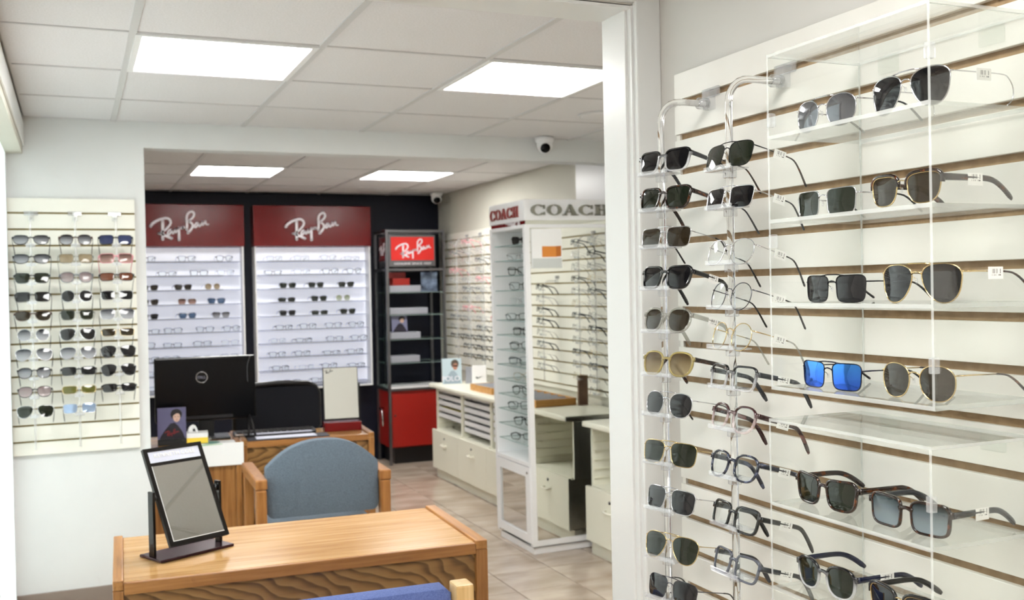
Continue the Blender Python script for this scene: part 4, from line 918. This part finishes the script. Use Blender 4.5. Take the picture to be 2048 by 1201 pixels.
# monitor seen from behind
mo = thing('monitor', 'black glossy monitor seen from behind, ring logo, on the back desk', 'monitor', (.643, 5.76, DT), R(-3))
bd = bx('housing', M_GLOSSB, mo, -.262, .262, -.028, .012, .1, .445, bevel=.008, ); bx('screen', M_BLACK, mo, -.255, .255, .012, .016, .108, .438)
MB().tube([(.029*cos(2*pi*k/28), 0, .029*sin(2*pi*k/28)) for k in range(28)], .0022, 6, True).obj('logo_ring', M_CHROME, bd, True).location = (-.02, -.03, .335)
text('lettering', 'DELL', M_CHROME, bd, .02, .0008, (-.02, -.03, .328), (pi/2, 0, 0))
bx('vent_strip', mat('vent_plastic', (22, 22, 26), .5), bd, -.12, .14, -.030, -.028, .112, .128)
bx('neck', M_BLACK, mo, -.04, .04, -.012, .02, .012, .11, bevel=.004); bx('foot', M_BLACK, mo, -.12, .12, -.09, .09, 0, .014, bevel=.006)
MB().tube(bez([(.235, -.032, .44), (.222, -.034, .40), (.218, -.034, .36), (.22, -.033, .3)], 5), .0022, 6).obj('cable', M_STEEL, bd, True)
MB().tube([(.225, -.03, .12), (.212, -.1, .004)], .006, 6).tube([(.225, -.03, .12), (.25, -.11, .004)], .006, 6).obj('easel_leg', M_BLACK, mo, True)
ms = thing('computer_mouse', 'silver and black computer mouse beside the monitor foot', 'mouse', (.63, 5.645, DT+.0005), R(60))
b0 = MB().lathe([(.0, .03), (.014, .028), (.024, .018), (.027, .006), (.026, .0)], 16); b0.v = [(x*1.5, y, z) for x, y, z in b0.v]; b0.obj('shell', M_CHROME, ms, True)
bx('wheel', M_BLACK, ms, .012, .026, -.003, .003, .018, .029)
pc, pb = portrait('portrait card of a dark-haired person in black jacket, before the monitor', (.452, 5.60, DT+.03), R(-6), .142, .165, (98, 96, 132), (24, 20, 26), (26, 22, 34), 4)
script_logo('lettering', mat('red_ink', (150, 24, 34), .4), pb, .07, .0006, (.0, -.0016, .035))
bx('card_base', M_BLACK, pc, -.071, .071, -.012, .03, -.03, .002)
tb = thing('tissue_box', 'yellow and white carton beside the portrait card', 'box', (.578, 5.60, DT+.0005), R(-5))
bx('yellow_half', mat('yellow_carton', (250, 214, 70), .5), tb, -.053, .053, -.04, .05, 0, .034); bx('white_half', M_PAPER, tb, -.053, .053, -.04, .05, .034, .058)
MB().tube(bez([(-.03, 0, .056), (-.035, .01, .075), (-.012, .02, .085), (.0, 0, .057)], 4), [.004, .012, .014, .012, .01, .012, .012, .012, .008, .006, .006, .006, .003], 8).obj('tissue', M_PAPER, tb, True)
pn = thing('paper_notice', 'white paper notice folded over the front edge of the desk', 'paper', (.545, 5.52, DT+.0008), R(-4))
bx('top_sheet', M_PAPER, pn, .0, .255, -.001, .11, 0, .002); bx('hanging_sheet', M_PAPER, pn, .0, .255, -.004, -.001, -.115, .002); MB().prism([(.02, -.006), (.15, -.002), (.15, .0), (.02, .0)], -.0045, -.004).obj('green_edge', mat('green_print', (120, 180, 110), .5), pn)
MB().lathe([(.0, .0), (.05, 0), (.05, .0006), (0, .0006)], 24, (.09, .05, .002)).obj('printed_logo', mat('teal_print', (110, 160, 150), .5), pn)
# desk pad, keyboard
dp = thing('desk_pad', 'dark desk pad with white sheet on the back oak desk', 'desk pad', (1.045, 5.565, DT+.0005), R(-4))
bx('pad', mat('slate_leather', (52, 54, 66), .6), dp, -.215, .215, -.06, .06, 0, .006, bevel=.002); bx('sheet', mat('bluish_paper', (226, 228, 246), .6), dp, -.17, .15, -.045, .05, .006, .0075)
kb = thing('keyboard', 'black keyboard with silver front edge on the back oak desk', 'keyboard', (1.0, 5.72, DT+.0005), R(-4))
bx('body', M_BLACK, kb, -.22, .22, -.06, .07, 0, .022, bevel=.004); bx('front_edge', M_CHROME, kb, -.215, .215, -.064, -.06, .012, .022)
for rr in range(4):
    for cc in range(12): bx('key', M_DARKM, kb, -.205+cc*.034, -.177+cc*.034, -.05+rr*.026, -.03+rr*.026, .022, .027)

# ------------------------------------------------------------------ chairs
def cushion(name, m, parent, pts, y0, y1, bow, bevel, hw):
    mb = MB(); n = len(pts)
    # strips so that the panel can bow
    mb.prism(pts, y0, y1); o_ = mb.mesh(name, m)
    bm = bmesh.new(); bm.from_mesh(o_)
    bmesh.ops.triangulate(bm, faces=[f for f in bm.faces if len(f.verts) > 4])
    bmesh.ops.bevel(bm, geom=[e for e in bm.edges if e.calc_face_angle(0) > .9], offset=bevel, segments=4, profile=.5, affect='EDGES', clamp_overlap=True)
    for v in bm.verts: v.co.y += bow*(v.co.x/hw)**2
    bmesh.ops.recalc_face_normals(bm, faces=bm.faces); bm.to_mesh(o_); bm.free()
    o_.polygons.foreach_set('use_smooth', [True]*len(o_.polygons))
    return link(name, o_, parent)
def armchair(label, loc, rz, fabric, wood, btop, arch, posts_up, hw=.243):
    o = thing('armchair', label, 'chair', loc, rz, 'upholstered wooden armchairs')
    z0 = .53; pts = []
    pts += [(-hw+.03*i/4, z0+.03-.03*math.sqrt(max(0, 1-(1-i/4)**2))) for i in range(5)]
    pts += [(hw-.03+.03*i/4, z0+.03-.03*math.sqrt(max(0, 1-(i/4)**2))) for i in range(5)]
    if arch:
        for k in range(0, 25):
            x = hw*cos(pi*k/24); pts.append((x, btop-arch+arch*(1-abs(x/hw)**2.4)))
    else: pts += [(hw, btop-.012), (hw-.012, btop), (-hw+.012, btop), (-hw, btop-.012)]
    cushion('backrest', fabric, o, pts, -.28, -.22, .03, .018, hw)
    sc_ = MB().box(-.24, .24, -.23, .27, .40, .475).obj('seat', fabric, o, bevel=.02, segs=3)
    pz = btop+.012 if posts_up else .705
    for sx in (-1, 1):
        a, b = sorted((sx*.246, sx*.29))
        bx('back_leg', wood, o, a, b, -.285, -.225, 0, pz if posts_up else .66, bevel=.006)
        bx('front_leg', wood, o, a, b, .15, .2, 0, .66 if not posts_up else .42, bevel=.006)
        if not posts_up: bx('arm', wood, o, a-.004, b+.004, -.285 if not posts_up else -.224, .22, .66, .705, bevel=.008)
        bx('side_rail', wood, o, a+.01, b-.01, -.22, .15, .34, .40, bevel=.003)
    bx('cross_rail', wood, o, -.246, .246, .16, .185, .34, .40); bx('cross_rail', wood, o, -.246, .246, -.26, -.235, .36, .42)
    return o
armchair('blue-grey upholstered oak armchair with rounded back, behind the foreground desk', (.985, 4.66, 0), R(-2), M_GREYF, M_OAKC, .858, .115, False)
armchair('blue upholstered chair with pale wooden posts at the bottom edge', (.57, 2.545, 0), R(-2), M_BLUEF, M_MAPLE, .79, 0, True)
oc = thing('office_chair', 'black mesh office chair behind the back oak desk', 'chair', (1.14, 6.55, 0), R(0))
hw = .255
rim_p = [(-hw, .66), (-hw, .86), (-hw+.02, .9), (-hw+.07, .925), (0, .935), (hw-.07, .925), (hw-.02, .9), (hw, .86), (hw, .66), (hw-.05, .60), (-hw+.05, .60)]
MB().tube([(x, -.18+.5*x*x, z) for x, z in rim_p], .018, 8, True).obj('back_frame', M_BLACK, oc, True)
MB().prism(rim_p, -.172, -.166).obj('back_mesh', M_DARKF, oc)
bx('seat', M_DARKF, oc, -.24, .24, -.42, .06, .44, .51, bevel=.02)
MB().lathe([(.03, .1), (.03, .44)], 14, (0, -.18, 0)).obj('column', M_BLACK, oc, True)
MB().tube([(0, -.1, .45), (0, .04, .5), (0, -.15, .66)], .022, 8).obj('back_bar', M_BLACK, oc, True)
for k in range(5):
    a = 2*pi*k/5; MB().tube([(0, -.18, .12), (.26*cos(a), -.18+.26*sin(a), .07)], [.022, .014], 8).obj('base_leg', M_BLACK, oc, True)
    MB().lathe([(.028, -.012), (.028, .012)], 14, (.26*cos(a), -.18+.26*sin(a), .03), axis='y').obj('caster', M_BLACK, oc, True)
